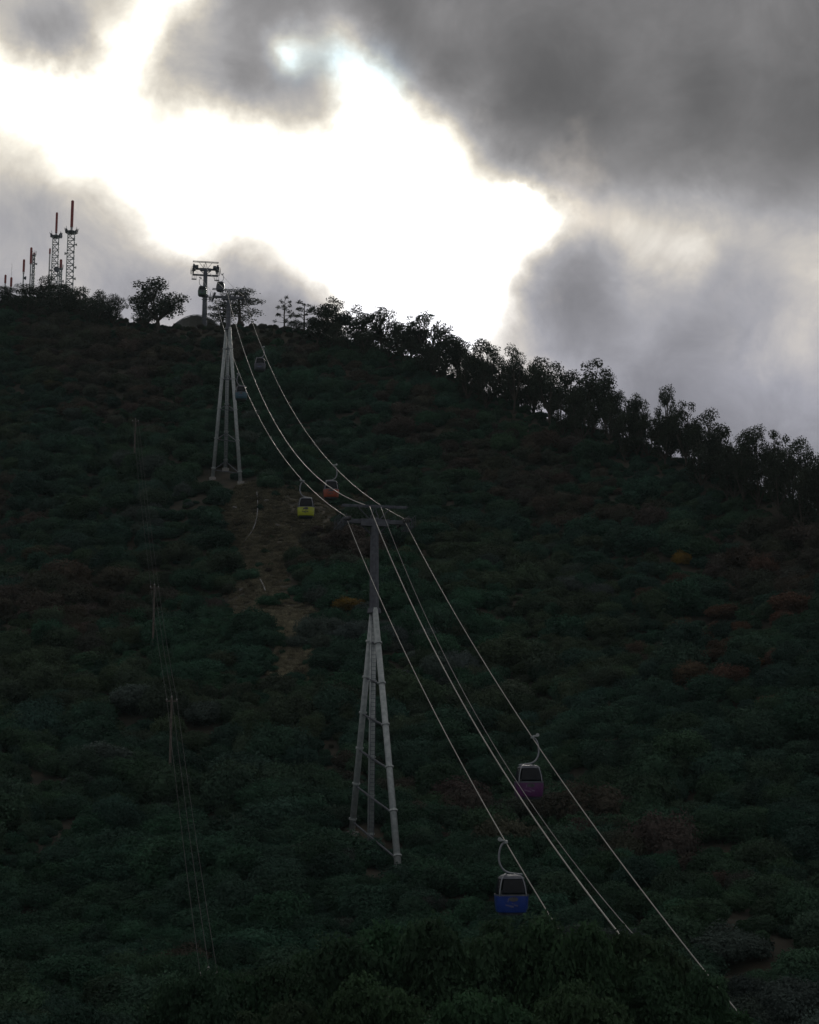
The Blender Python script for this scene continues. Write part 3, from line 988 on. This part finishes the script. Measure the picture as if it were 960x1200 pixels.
def tripod_tower(name, C, mast_len, leg_bases, label, nties, leg_r):
    base = base_on_ground(C)
    root = empty(name, base, PHI)
    zr = C.z - base.z
    inv = Matrix.Rotation(-PHI, 3, 'Z')
    mt = MB()
    zj = zr - mast_len
    mt.tube([(0, 0, zj - 0.3), (0, 0, zr - 0.6), (0, 0, zr - 0.1)], [0.43, 0.36, 0.34], 10)
    mt.build('mast', M['mast'], root, smooth=False)
    jn = MB(); jn.tube([(0, 0, zj - 0.45), (0, 0, zj - 0.05)], [0.62, 0.55], 10); jn.build('mast_collar', M['mast'], root)
    legs = []
    for (wx, wy), tilt in leg_bases:
        wz = gz(wx, wy)
        b_ = inv @ (Vector((wx, wy, wz)) - base)
        d_ = Vector((b_.x, b_.y, 0)).normalized()
        t_ = Vector((d_.x * 0.33, d_.y * 0.33, zj - 0.1))
        legs.append((t_, b_ + Vector((0, 0, -0.3))))
        m_ = MB(); m_.tube([t_, t_.lerp(b_, 0.5), b_ + Vector((0, 0, -0.3))], [leg_r * 0.95, leg_r, leg_r * 1.08], 10)
        lo = m_.build('leg', M['galv'], root, smooth=True)
        for q in np.linspace(0.14, 0.93, nties):
            pp = t_.lerp(b_, q); dd = (b_ - t_).normalized()
            fl = MB(); fl.tube([pp - dd * 0.07, pp + dd * 0.07], leg_r * 1.35, 10)
            fl.build('flange', M['galv'], lo)
        ft = MB(); ft.box((b_.x, b_.y, b_.z - 0.15), (1.1, 1.1, 0.8)); ft.build('footing', M['concrete'], root)
    for q in np.linspace(0.14, 0.93, nties):
        for i in range(3):
            a_, c_ = legs[i], legs[(i + 1) % 3]
            m_ = MB(); m_.bar(a_[0].lerp(a_[1], q), c_[0].lerp(c_[1], q), 0.055 + 0.02 * (leg_r > 0.2)); m_.build('cross_tie', M['darksteel'], root)
    lad = MB()
    a_ = legs[2]
    dd = (a_[1] - a_[0])
    off = Vector((0.0, -0.45, 0))
    for s in (-0.2, 0.2):
        lad.bar(a_[0] + off + Vector((s, 0, mast_len - 0.9)), a_[0] + off + Vector((s, 0, 0)), 0.025, 5)
        lad.bar(a_[0] + off + Vector((s, 0, 0)), a_[0] + off + dd * 0.97 + Vector((s, 0, 0)), 0.025, 5)
    for q in np.linspace(0.01, 0.97, 60):
        pp = a_[0] + off + dd * q
        lad.bar(pp + Vector((-0.2, 0, 0)), pp + Vector((0.2, 0, 0)), 0.016, 4)
    lad.build('ladder', M['darksteel'], root)
    add_head(root, zr)
    tag(root, label, 'pylon')
    return root

def leg_xy(px, py, Y):
    p = P(px, py, Y)
    return (p.x, p.y)
T1 = tripod_tower('cableway_pylon', C1, 8.0, [(leg_xy(412, 950, 145.0), 0), (leg_xy(468, 1015, 131.0), 0), (leg_xy(434, 980, 141.5), 0)],
                  'tall three legged steel pylon standing low on the slope by the purple cabin', 6, 0.27)
T2 = tripod_tower('cableway_pylon', C2, 5.8, [(leg_xy(249, 570, 273.0), 0), (leg_xy(282, 574, 268.5), 0), (leg_xy(264, 570, 275.5), 0)],
                  'three legged steel pylon on the upper slope, just below the hilltop', 5, 0.30)
base3 = base_on_ground(C3)
T3 = empty('cableway_pylon', base3, PHI3)
zr3 = C3.z - base3.z
m_ = MB(); m_.tube([(0, 0, -1.0), (0, 0, zr3 * 0.5), (0, 0, zr3 + 0.3)], [0.66, 0.56, 0.46], 12); m_.build('mast', M['darksteel'], T3)
add_head(T3, zr3 + 0.9, True, 0.35)
m_ = MB(); m_.beam((-GAUGE / 2 - 0.3, 0, zr3 - 0.95), (GAUGE / 2 + 0.3, 0, zr3 - 0.95), 0.4, 0.34); m_.build('lower_crossarm', M['darksteel'], T3)
for s in (-1, 1):
    m_ = MB()
    for dx in (-0.45, 0.0, 0.45):
        m_.bar((s * (GAUGE / 2) + dx, -0.3, zr3 - 2.1), (s * (GAUGE / 2) + dx, -0.3, zr3 - 0.8), 0.05)
    m_.beam((s * GAUGE / 2 - 0.55, -0.3, zr3 - 2.1), (s * GAUGE / 2 + 0.55, -0.3, zr3 - 2.1), 0.7, 0.08)
    m_.build('hanging_platform', M['darksteel'], T3)
m_ = MB(); m_.tube([(0, 0, zr3 - 6.1), (0, 0, zr3 - 5.7)], [0.85, 0.85], 10); m_.build('mast_collar', M['darksteel'], T3)
tag(T3, 'single column steel pylon with a heavy double head on the hilltop', 'pylon')

# ------------------------------------------------------------------ ropes: each lies in the vertical plane of the line
def plane_hit(px, py, side):
    c = C1 + NRM * side
    u, v = ray(px, py)
    Y = (c.x - slope * c.y) / (u - slope)
    return Y, v * Y

def span(points, side, ends, n=60, y_end=None):
    """least-squares sagging curve through picture points of one rope span; ends = fixed (Y, z)"""
    A, B_, W = [], [], []
    for p in points:
        Y, z = plane_hit(p[0], p[1], side)
        A.append((1, Y, Y * Y)); B_.append(z); W.append(1)
    for (Y, z) in ends:
        A.append((1, Y, Y * Y)); B_.append(z); W.append(300)
    A, B_, W = np.array(A), np.array(B_), np.array(W, float)
    ref = A[:, 1].mean()
    A = np.stack([np.ones(len(A)), A[:, 1] - ref, (A[:, 1] - ref) ** 2], 1)
    co_, *_ = np.linalg.lstsq(A * W[:, None], B_ * W, rcond=None)
    c = C1 + NRM * side
    def f(Y):
        return Vector((c.x + slope * (Y - c.y), Y, co_[0] + co_[1] * (Y - ref) + co_[2] * (Y - ref) ** 2))
    res = A @ co_ - B_
    print('span', side, 'resid', np.round(res, 2), 'Y', np.round(A[:, 1] + ref, 0))
    return f
hg = GAUGE / 2
def rp(C, side, dz=0.0):
    p = C + NRM * side
    return (p.y, C.z + dz)
L_dn = span([(433.5, 678), (463.5, 740), (550, 907), (593, 989.5), (645, 1075)], -hg, [rp(C1, -hg)])
R_dn = span([(500, 659), (607, 840), (690, 958), (845, 1162)], hg, [rp(C1, hg)])
L_up = span([(284, 446), (300, 478), (314, 508), (328, 530), (350, 564), (372, 584)], -hg, [rp(C1, -hg), rp(C2, -hg)])
R_up = span([(307, 410), (320, 436), (340, 474), (360, 508), (388, 544), (420, 573)], hg, [rp(C1, hg), rp(C2, hg)])
DZ1 = 0.95
A_dn = span([(463.5, 668), (496, 737), (554, 844), (588, 898.5), (690, 1049), (728, 1098)], -0.45, [rp(C1, -0.45, DZ1)])
B_dn = span([(470, 659), (498, 719), (560, 840), (690, 1032), (735, 1088)], 0.55, [rp(C1, 0.55, DZ1)])
A_up = span([(292, 424), (309, 471), (328, 506), (350, 537), (378, 565), (420, 590)], -0.45, [rp(C1, -0.45, DZ1), rp(C2, -0.45, DZ1)])

def rope(name, chunks, rad, mat, label, tail=None):
    pts_ = []
    for f, ya, yb, n in chunks:
        for Y in np.linspace(ya, yb, n):
            p = f(Y)
            if not pts_ or (p - pts_[-1]).length > 0.05:
                pts_.append(p)
    if tail:
        pts_ += tail
    m_ = MB(); m_.tube(pts_, rad, 8)
    return tag(m_.build(name, mat, None, smooth=True), label, 'rope')
def head3(side):
    return C3 + Vector((math.cos(PHI3), math.sin(PHI3), 0)) * side + Vector((0, 0, 0.9))
def tail(side, dz=0.0):
    a_ = C2 + NRM * side + Vector((0, 0, dz)); b_ = head3(side) + Vector((0, 0, dz))
    out = []
    for q in np.linspace(0.02, 1, 18):
        p = a_.lerp(b_, q); p.z -= 4 * 0.4 * q * (1 - q); out.append(p)
    e = b_ + Vector((-math.sin(PHI3), math.cos(PHI3), -0.1)) * 3.3
    return out + [b_.lerp(e, 0.5), e]
yL1, yR1, yL2, yR2 = rp(C1, -hg)[0], rp(C1, hg)[0], rp(C2, -hg)[0], rp(C2, hg)[0]
rope('haul_rope', [(L_dn, 66, yL1, 40), (L_up, yL1, yL2, 60)], 0.031, M['rope'], 'bright steel haul rope carrying the blue, yellow and teal cabins', tail(-hg))
rope('haul_rope', [(R_dn, 62, yR1, 40), (R_up, yR1, yR2, 60)], 0.031, M['rope'], 'bright steel haul rope carrying the purple and orange cabins', tail(hg))
rope('signal_cable', [(A_dn, 66, rp(C1, -0.45)[0], 40), (A_up, rp(C1, -0.45)[0], rp(C2, -0.45)[0], 60)], 0.042, M['rope'], 'thick sagging middle cable running over both pylon tops', tail(-0.45, DZ1 - 0.2))
rope('signal_cable', [(B_dn, 66, rp(C1, 0.55)[0], 40)], 0.024, M['cable'], 'thin dim middle cable below the lower pylon only')

# ------------------------------------------------------------------ cabins
HALF = [(0.00, 0.80), (0.06, 0.88), (0.30, 0.93), (0.85, 0.97), (1.05, 0.97), (1.35, 0.93), (1.70, 0.85), (1.98, 0.74), (2.10, 0.60), (2.16, 0.40)]
def hw(z):
    return float(np.interp(z, [q[0] for q in HALF], [q[1] for q in HALF]))
def section(z, k=1.0, n=32, p=3.2, dz=0):
    h = hw(z) * k
    out = []
    for i in range(n):
        a_ = 2 * math.pi * (i + 0.5) / n
        c, s = math.cos(a_), math.sin(a_)
        rr = (abs(c) ** p + abs(s) ** p) ** (-1 / p)
        out.append(Vector((h * rr * c, h * rr * s, z + dz)))
    return out

def make_cabin(paintmat, emblem, s):
    """origin at the grip on the rope; s = -1 hanger bows left, +1 right"""
    root = empty('gondola_cabin', (0, 0, 0))
    cx, z0 = -s * 0.28, -4.02
    T = Vector((cx, 0, z0))
    def lo(mb):
        mb.v = [tuple(Vector(v) + T) for v in mb.v]; return mb
    b_ = MB(); b_.quadring([section(z) for z in (0.0, 0.06, 0.30, 0.60, 0.85, 0.98)]); body = lo(b_).build('lower_body', paintmat, root, True)
    em = body.modifiers.new('edge', 'EDGE_SPLIT'); em.split_angle = math.radians(40)
    for sg in (-1, 1):       # dark moulded recess and pale emblem on both ends
        y_ = sg * (hw(0.7) + 0.012)
        rc = MB(); rc.quadring([[Vector((0.27 * math.cos(q) , y_ - sg * 0.02 + sg * d, 0.80 + 0.13 * math.sin(q))) for q in [i * math.pi / 8 for i in range(16)]] for d in (0, 0.03)])
        lo(rc).build('recess', M['interior'], body)
        e_ = MB()
        for (x0, zz, w_, h_) in ((-0.36, 0.46, 0.20, 0.08), (-0.12, 0.40, 0.26, 0.11), (0.16, 0.45, 0.20, 0.09), (-0.02, 0.54, 0.16, 0.05), (-0.30, 0.74, 0.07, 0.22)):
            e_.box((x0, sg * (hw(zz) + 0.004), zz), (w_, 0.02, h_), Matrix.Rotation(0.25, 3, 'Y'))
        lo(e_).build('emblem', emblem, body)
    sk = MB(); sk.quadring([section(0.0, 0.92, dz=-0.12), section(0.0, 0.99, dz=0.0)]); lo(sk).build('floor_skirt', M['darksteel'], root, False)
    bd = MB(); bd.quadring([section(0.975, 1.012), section(1.06, 1.012)]); lo(bd).build('waist_band', M['roofpaint'], root)
    rf = MB(); rf.quadring([section(z, 1.01) for z in (1.94, 2.0, 2.10, 2.16)]); lo(rf).build('roof', M['roofpaint'], root)
    # four window panes, one per side
    zs = (1.05, 1.2, 1.35, 1.55, 1.75, 1.95)
    for side in range(4):
        g = MB(); rows = []
        for z in zs:
            ring = section(z, 0.985, 64)
            k0 = (8 + 16 * side)
            rows.append([ring[(k0 - 6 - 8 + j) % 64] for j in range(-1, 14)])
        b0 = len(g.v)
        for row in rows: g.v += [tuple(v) for v in row]
        nn_ = len(rows[0])
        for i in range(len(rows) - 1):
            for j in range(nn_ - 1):
                q = b0 + i * nn_ + j
                g.f.append((q, q + 1, q + nn_ + 1, q + nn_))
        lo(g)
        o = g.build('window', M['glass'], root, True)
        so = o.modifiers.new('thick', 'SOLIDIFY'); so.thickness = 0.012
    for k in range(4):       # bent corner pillars
        a_ = math.pi / 4 + k * math.pi / 2
        pl = MB(); pp = []
        for z in (0.95, 1.1, 1.35, 1.6, 1.8, 1.95, 2.05):
            h = hw(z) * 0.80
            pp.append(Vector((math.copysign(h, math.cos(a_)), math.copysign(h, math.sin(a_)), z)))
        pl.tube(pp, 0.038, 8); lo(pl).build('pillar', M['frame'], root, True)
    for sg in (-1, 1):
        st = MB(); st.box((sg * 0.6, 0, 0.98), (0.35, 1.3, 0.5)); st.box((sg * 0.74, 0, 1.3), (0.10, 1.3, 0.5)); lo(st).build('seat', M['interior'], root)
    dr = MB()
    for yy in (-0.42, 0.0, 0.42):
        dr.tube([Vector((-s * (hw(z) + 0.004), yy, z)) for z in (0.10, 0.5, 0.95)], 0.012, 5)
    lo(dr).build('door_seam', M['darksteel'], body)
    hn = MB()
    ctrl = [(0.0, -0.02), (s * 0.20, -0.10), (s * 0.36, -0.42), (s * 0.42, -0.85), (s * 0.38, -1.22), (s * 0.20, -1.55), (-s * 0.10, -1.74), (-s * 0.55, -1.82), (-s * 0.95, -1.86)]
    fine = []
    for i in range(len(ctrl) - 1):
        p0, p1, p2, p3 = [Vector((*ctrl[max(0, min(len(ctrl) - 1, i + d))], 0)) for d in (-1, 0, 1, 2)]
        for q in (0, 0.25, 0.5, 0.75):
            fine.append(0.5 * ((2 * p1) + (p2 - p0) * q + (2 * p0 - 5 * p1 + 4 * p2 - p3) * q * q + (3 * p1 - p0 - 3 * p2 + p3) * q ** 3))
    fine.append(Vector((*ctrl[-1], 0)))
    hn.tube([(p.x, 0, p.y) for p in fine], 0.062, 10)
    hn.build('hanger', M['frame'], root, True)
    ms = MB()
    for xx in (-0.45, 0.25):
        for sg in (-1, 1):
            ms.bar((cx + xx, sg * 0.35, z0 + 2.12), (cx + xx * 0.6 - s * 0.0, 0, -1.80), 0.035)
    ms.build('roof_mount', M['frame'], root)
    gp = MB()
    gp.box((0, 0, 0.02), (0.16, 0.55, 0.17)); gp.box((s * 0.22, 0, 0.10), (0.34, 0.20, 0.10)); gp.tube([(s * 0.36, -0.06, 0.16), (s * 0.36, 0.06, 0.16)], 0.12, 10)
    gp.build('grip', M['galv'], root)
    return root

E_PALE = metal('pale_emblem_paint', (0.07, 0.08, 0.20), (0.11, 0.12, 0.24), 0.4, 0.0)
E_VIOLET = metal('violet_emblem_paint', (0.13, 0.07, 0.15), (0.18, 0.10, 0.20), 0.4, 0.0)
E_DARK = metal('dark_emblem_paint', (0.03, 0.03, 0.03), (0.05, 0.05, 0.05), 0.4, 0.0)
PAINTS = {'blue': paint('cabin_blue', (0.016, 0.055, 0.30)), 'purple': paint('cabin_purple', (0.12, 0.03, 0.13)), 'yellow': paint('cabin_lime', (0.46, 0.52, 0.03)),
          'orange': paint('cabin_orange', (0.34, 0.06, 0.02)), 'teal': paint('cabin_teal', (0.02, 0.10, 0.14)), 'grey': paint('cabin_grey', (0.05, 0.06, 0.08)), 'green': paint('cabin_green', (0.05, 0.12, 0.07)), 'dark': paint('cabin_graphite', (0.05, 0.05, 0.06))}
def put_cabin(colour, side, f, gpx, gpy, label, emblem=None, phi=None, pos=None):
    s = -1 if side < 0 else 1
    root = make_cabin(PAINTS[colour], emblem or E_PALE, s)
    if pos is None:
        Y, _ = plane_hit(gpx, gpy, side)
        pos = f(Y)
        print(colour, 'cabin at Y', round(Y, 1), [round(q, 1) for q in pxof(*pos)])
    root.location = pos + Vector((0, 0, 0.02))
    root.scale = (0.92, 0.92, 0.92)
    root.rotation_euler = (0, 0, PHI * 0.35 if phi is None else phi)
    return tag(root, label, 'gondola', 'gondola cabins')
put_cabin('blue', -hg, L_dn, 593, 990, 'blue cabin hanging just above the foreground bushes')
put_cabin('purple', hg, R_dn, 624, 864, 'purple cabin hanging below the lower pylon', E_VIOLET)
put_cabin('yellow', -hg, L_up, 356, 569, 'lime yellow cabin above the bare brown clearing', E_DARK)
put_cabin('orange', hg, R_up, 391, 547, 'orange red cabin just uphill of the lower pylon', E_DARK)
put_cabin('teal', -hg, L_up, 281, 438, 'teal cabin passing in front of a leg of the upper pylon')
put_cabin('grey', hg, R_up, 307, 411, 'small grey cabin right below the hilltop')
def tail_pick(side, px):
    bp, bd = None, 1e9
    t_ = tail(side)
    for a_, b_ in zip(t_[:-3], t_[1:-2]):
        for q in np.linspace(0, 1, 20):
            p = a_.lerp(b_, q); d_ = abs(pxof(*p)[0] - px)
            if d_ < bd: bd, bp = d_, p
    print('tail', side, px, bd, bp, pxof(*bp))
    return bp
put_cabin('dark', hg, None, 0, 0, 'dark cabin seen against the sky beside the upper pylon head', phi=PHI3, pos=tail_pick(hg, 260))
put_cabin('green', -hg, None, 0, 0, 'dull green cabin in front of the single column pylon', phi=PHI3, pos=tail_pick(-hg, 236))

# ------------------------------------------------------------------ top station
sp_ = P(230, 384, 366.0)
gs = gz(sp_.x, 366)
st = empty('top_station', (sp_.x, 366, gs), PHI3)
wl = MB(); wl.box((0, 0, 1.2), (11.5, 12, 2.6)); wl.box((0, 0, 3.0), (7.5, 11.8, 1.4)); wl.build('wall', M['concrete'], st)
apex = sp_.z - gs + 1.0
def arc(x, r=6.6):
    return 2.4 + (apex - 2.4) * max(0.0, 1 - (x / r) ** 2)
for k in range(8):
    xa, xb = -6.6 + k * 1.65 - 0.03, -6.6 + (k + 1) * 1.65 + 0.03
    m_ = MB(); m_.quadring([[Vector((xa, y_, arc(xa))), Vector((xb, y_, arc(xb))), Vector((xb, y_, arc(xb) - 0.12)), Vector((xa, y_, arc(xa) - 0.12))] for y_ in (-6.6, 6.6)])
    m_.v = [(vx, vy, vz + 0.04 * (k % 2)) for vx, vy, vz in m_.v]
    m_.build('roof_panel', M['roofsheet'], st)
m_ = MB()
m_.tube([(x_, -6.65, arc(x_) + 0.12) for x_ in np.linspace(-6.6, 6.6, 15)], 0.1, 6)
m_.build('roof_edge_rail', M['galv'], st)
tag(st, 'low arched roof of the top station behind the single column pylon', 'station')

# ------------------------------------------------------------------ radio masts
def lattice(mb, w0, w1, z0, z1, n, r):
    c = [(-1, -1), (1, -1), (1, 1), (-1, 1)]
    def q(z):
        w = (w0 + (w1 - w0) * (z - z0) / (z1 - z0)) / 2
        return [Vector((a_ * w, b_ * w, z)) for a_, b_ in c]
    A_, B_ = q(z0), q(z1)
    for k in range(4):
        mb.bar(A_[k], B_[k], r * 1.5, 5)
    zz = np.linspace(z0, z1, n + 1)
    for i in range(n):
        a_, b_ = q(zz[i]), q(zz[i + 1])
        for k in range(4):
            mb.bar(a_[k], b_[(k + 1) % 4], r, 4)
            mb.bar(b_[k], b_[(k + 1) % 4], r, 4)
def radio_mast(px, top, plat, w_px, label, dishes, cylw=3.2, Y=392.0, base_py=348, halfband=0.82, lat=True):
    b_ = P(px, base_py, Y); g = gz(b_.x, Y)
    root = empty('radio_mast', (b_.x, Y, min(g, b_.z) - 0.5), 0.2)
    z0 = root.location.z
    zt, zp = P(px, top, Y).z - z0, P(px, plat, Y).z - z0
    mpp = Y / F
    if lat:
        m_ = MB(); lattice(m_, w_px * mpp * 1.1, w_px * mpp, -0.5, zp, max(6, int(zp / 1.6)), 0.095); m_.build('lattice', M['galv'], root)
        pf = MB(); pf.tube([(0, 0, zp), (0, 0, zp + 0.25)], [w_px * mpp * 0.9] * 2, 10)
        for k in range(8):
            a_ = k * 0.785; R_ = w_px * mpp * 0.9
            pf.bar((R_ * math.cos(a_), R_ * math.sin(a_), zp + 0.2), (R_ * 1.25 * math.cos(a_), R_ * 1.25 * math.sin(a_), zp + 1.3), 0.05, 5)
        pf.build('platform', M['darksteel'], root)
    else:
        m_ = MB(); m_.bar((0, 0, -0.5), (0, 0, zp), 0.16, 8); m_.build('pole', M['galv'], root)
    cw = cylw * mpp / 2
    zm = zp + (zt - zp) * (1 - halfband)
    m_ = MB(); m_.tube([(0, 0, zp), (0, 0, zm)], cw * 0.8, 10); m_.build('antenna_lower', M['white'], root)
    m_ = MB(); m_.tube([(0, 0, zm - 0.05), (0, 0, zt - 0.15), (0, 0, zt)], [cw, cw, cw * 0.6], 10); m_.build('antenna_upper', M['red'], root)
    for (dz, a_, r_) in dishes:
        d_ = MB(); v_ = Vector((math.cos(a_), math.sin(a_), 0))
        pz = Vector((0, 0, zp + dz)); R_ = w_px * mpp * 0.62
        d_.tube([pz + v_ * (R_ * 0.8), pz + v_ * (R_ + 0.1), pz + v_ * (R_ + 0.5)], [0.06, r_ * 0.6, r_], 10)
        d_.build('drum_antenna', M['white'] if r_ < 0.5 else M['darksteel'], root)
    tag(root, label, 'radio mast', 'radio masts on the hilltop')
    return root
D1 = [(0.5, 3.3, 0.7), (0.4, -0.3, 0.7), (0.7, 0.4, 0.5), (0.6, 2.5, 0.5), (-3.0, 0.0, 0.35), (-5.5, 3.1, 0.4), (-9, 0.1, 0.35), (-12, 0.0, 0.4), (-14, 3.2, 0.5)]
radio_mast(81, 235, 273, 8.0, 'tallest lattice radio mast with a red tube on top', D1, 3.6)
radio_mast(63, 249, 278, 7.0, 'second tallest lattice radio mast beside the tallest', [(0.4, 3.3, 0.6), (0.4, -0.4, 0.8), (-9, -1.2, 0.8), (-10, 0.2, 0.5)], 2.8, 396)
radio_mast(56.5, 291, 312, 1, 'slim grey pole antenna touching the second lattice mast', [(-1, 0.2, 0.4)], 2.2, 390, halfband=0.3, lat=False)
radio_mast(70, 304, 316, 3.0, 'short lattice mast between the two tall lattice masts', [(-1, 2, 0.4), (-3, 0, 0.4)], 3.2, 388)
radio_mast(34.5, 290, 310, 1, 'red topped pole antenna beside a white ladder frame', [], 2.8, 392, halfband=0.95, lat=False)
radio_mast(38, 296, 300, 2.6, 'narrow white lattice frame against a red topped pole', [(-2, 0.2, 0.3), (-5, 3, 0.3)], 2.2, 393)
radio_mast(26.5, 304, 321, 1, 'red pole antenna standing alone, taller than the two stubs', [(-1, 0.3, 0.5)], 2.8, 391, halfband=0.85, lat=False)
radio_mast(12.5, 325, 337, 1, 'stubby dark red antenna with a hair thin whip', [], 2.8, 390, halfband=0.9, lat=False)
m_ = MB(); o_ = scn.objects.get('radio_mast.007')
if o_:
    m_.bar((0, 0, 2), (0, 0, P(12.5, 308, 390).z - o_.location.z), 0.04, 5); m_.build('whip', M['galv'], o_)
radio_mast(5.5, 322, 332, 1, 'short dark panel antenna at the far end of the mast row', [], 2.6, 391, halfband=0.95, lat=False)

# ------------------------------------------------------------------ power line on the left flank
pole_tops = []
def power_pole(px, base_py, h, label):
    b_ = hit(px, base_py)
    root = empty('power_pole', b_, 0.1)
    m_ = MB(); m_.tube([(0, 0, -0.5), (0, 0, h)], [0.15, 0.10], 8); m_.build('post', M['wood'], root)
    m_ = MB(); m_.beam((-0.6, 0, h - 0.35), (0.6, 0, h - 0.35), 0.1, 0.12); m_.build('crossarm', M['wood'], root)
    for x_ in (-0.5, 0.0, 0.5):
        m_ = MB(); z_ = h - 0.29 if x_ else h
        m_.tube([(x_, 0, z_), (x_, 0, z_ + 0.08), (x_, 0, z_ + 0.22)], [0.05, 0.09, 0.04], 8); m_.build('insulator', M['ceramic'], root)
    pole_tops.append([b_ + Vector((x_, 0, (h - 0.07 if x_ else h + 0.2))) for x_ in (-0.5, 0.0, 0.5)])
    return tag(root, label, 'utility pole', 'power poles on the left flank')
power_pole(157, 556, 10.0, 'slim dark power pole highest on the left flank')
power_pole(179, 768, 9.0, 'slim dark power pole halfway down the left flank, above the grey bushes')
power_pole(199, 912, 8.0, 'slim dark power pole among the grey bushes on the left flank')
power_pole(243, 1205, 3.2, 'slim dark power pole at the foot of the left flank, behind the foreground bushes')
for w_, nm in enumerate(('outer', 'middle', 'inner')):
    pts_ = []
    for a_, b_ in zip(pole_tops[:-1], pole_tops[1:]):
        for q in np.linspace(0, 1, 20):
            p = a_[w_].lerp(b_[w_], q); p.z -= 4 * 0.6 * q * (1 - q)
            if not pts_ or (p - pts_[-1]).length > 0.02: pts_.append(p)
    m_ = MB(); m_.tube(pts_, 0.016, 6)
    tag(m_.build('power_wire', M['wire'], None, True), {'outer': 'thin power wire on the outer left side of the pole row', 'middle': 'thin power wire over the tops of the pole row', 'inner': 'thin power wire on the pylon side of the pole row'}[nm], 'wire', 'power wires')

# ------------------------------------------------------------------ pipe, post and stones in the clearing
def ground_tube(name, pxs, rad, lift, label, mat, cat):
    pts_ = []
    ctrl = [hit(*p) for p in pxs]
    for a_, b_ in zip(ctrl[:-1], ctrl[1:]):
        for q in np.linspace(0, 1, 8):
            p = a_.lerp(b_, q); p.z = gz(p.x, p.y) + lift
            if not pts_ or (p - pts_[-1]).length > 0.02: pts_.append(p)
    m_ = MB(); m_.tube(pts_, rad, 8)
    return tag(m_.build(name, mat, None, True), label, cat)
ground_tube('water_pipe', [(301, 580), (302, 590), (302, 600), (301, 610), (299, 618), (296, 625), (291, 632), (286, 638)], 0.07, 0.45, 'curved grey pipe lying down the clearing below the upper pylon', M['pipe'], 'pipe')
ground_tube('fallen_pole', [(305, 683), (308, 689), (311, 697)], 0.09, 0.5, 'short pale pole lying on the bare earth of the clearing', M['ceramic'], 'pole')
bm = bmesh.new(); bmesh.ops.create_icosphere(bm, subdivisions=2, radius=1)
for v in bm.verts:
    v.co *= 0.75 + 0.5 * rnd.random()
rock_me = bpy.data.meshes.new('rock'); bm.to_mesh(rock_me); bm.free(); rock_me.materials.append(M['rock'])
for (px, py, s, lb) in ((276, 598, 0.45, 'pale boulder at the foot of the upper pylon, left of the grey pipe'), (313, 589, 0.45, 'small pale stone uphill of the lime yellow cabin'), (326, 618, 0.45, 'small pale stone downhill of the lime yellow cabin'),
                        (347, 641, 0.28, 'small stone low in the clearing'), (655, 794, 0.6, 'lone pale boulder on the open slope above the purple cabin'), (284, 692, 0.4, 'pale stone at the edge of the dry grass'), (925, 722, 0.6, 'grey stone among the rust coloured scrub')):
    h = hit(px, py)
    o = bpy.data.objects.new('boulder', rock_me); COL.objects.link(o)
    o.location = h + Vector((0, 0, 0.25 * s)); o.scale = (s * 1.4, s, s * 0.8); o.rotation_euler = (rnd.random(), rnd.random(), rnd.random() * 6)
    tag(o, lb, 'rock')

# ------------------------------------------------------------------ thin haze over the valley
m = bpy.data.materials.new('haze'); m.use_nodes = True
t = m.node_tree; t.nodes.clear()
pv = t.nodes.new('ShaderNodeVolumePrincipled')
pv.inputs['Color'].default_value = (0.72, 0.92, 0.92, 1)
pv.inputs['Density'].default_value = 0.00009
mo = t.nodes.new('ShaderNodeOutputMaterial')
t.links.new(pv.outputs[0], mo.inputs['Volume'])
hz = MB(); hz.box((0, 1400, 27), (11500, 13500, 300))
o = hz.build('haze', m)
tag(o, 'thin pale haze hanging over the whole valley', 'haze', kind='stuff')
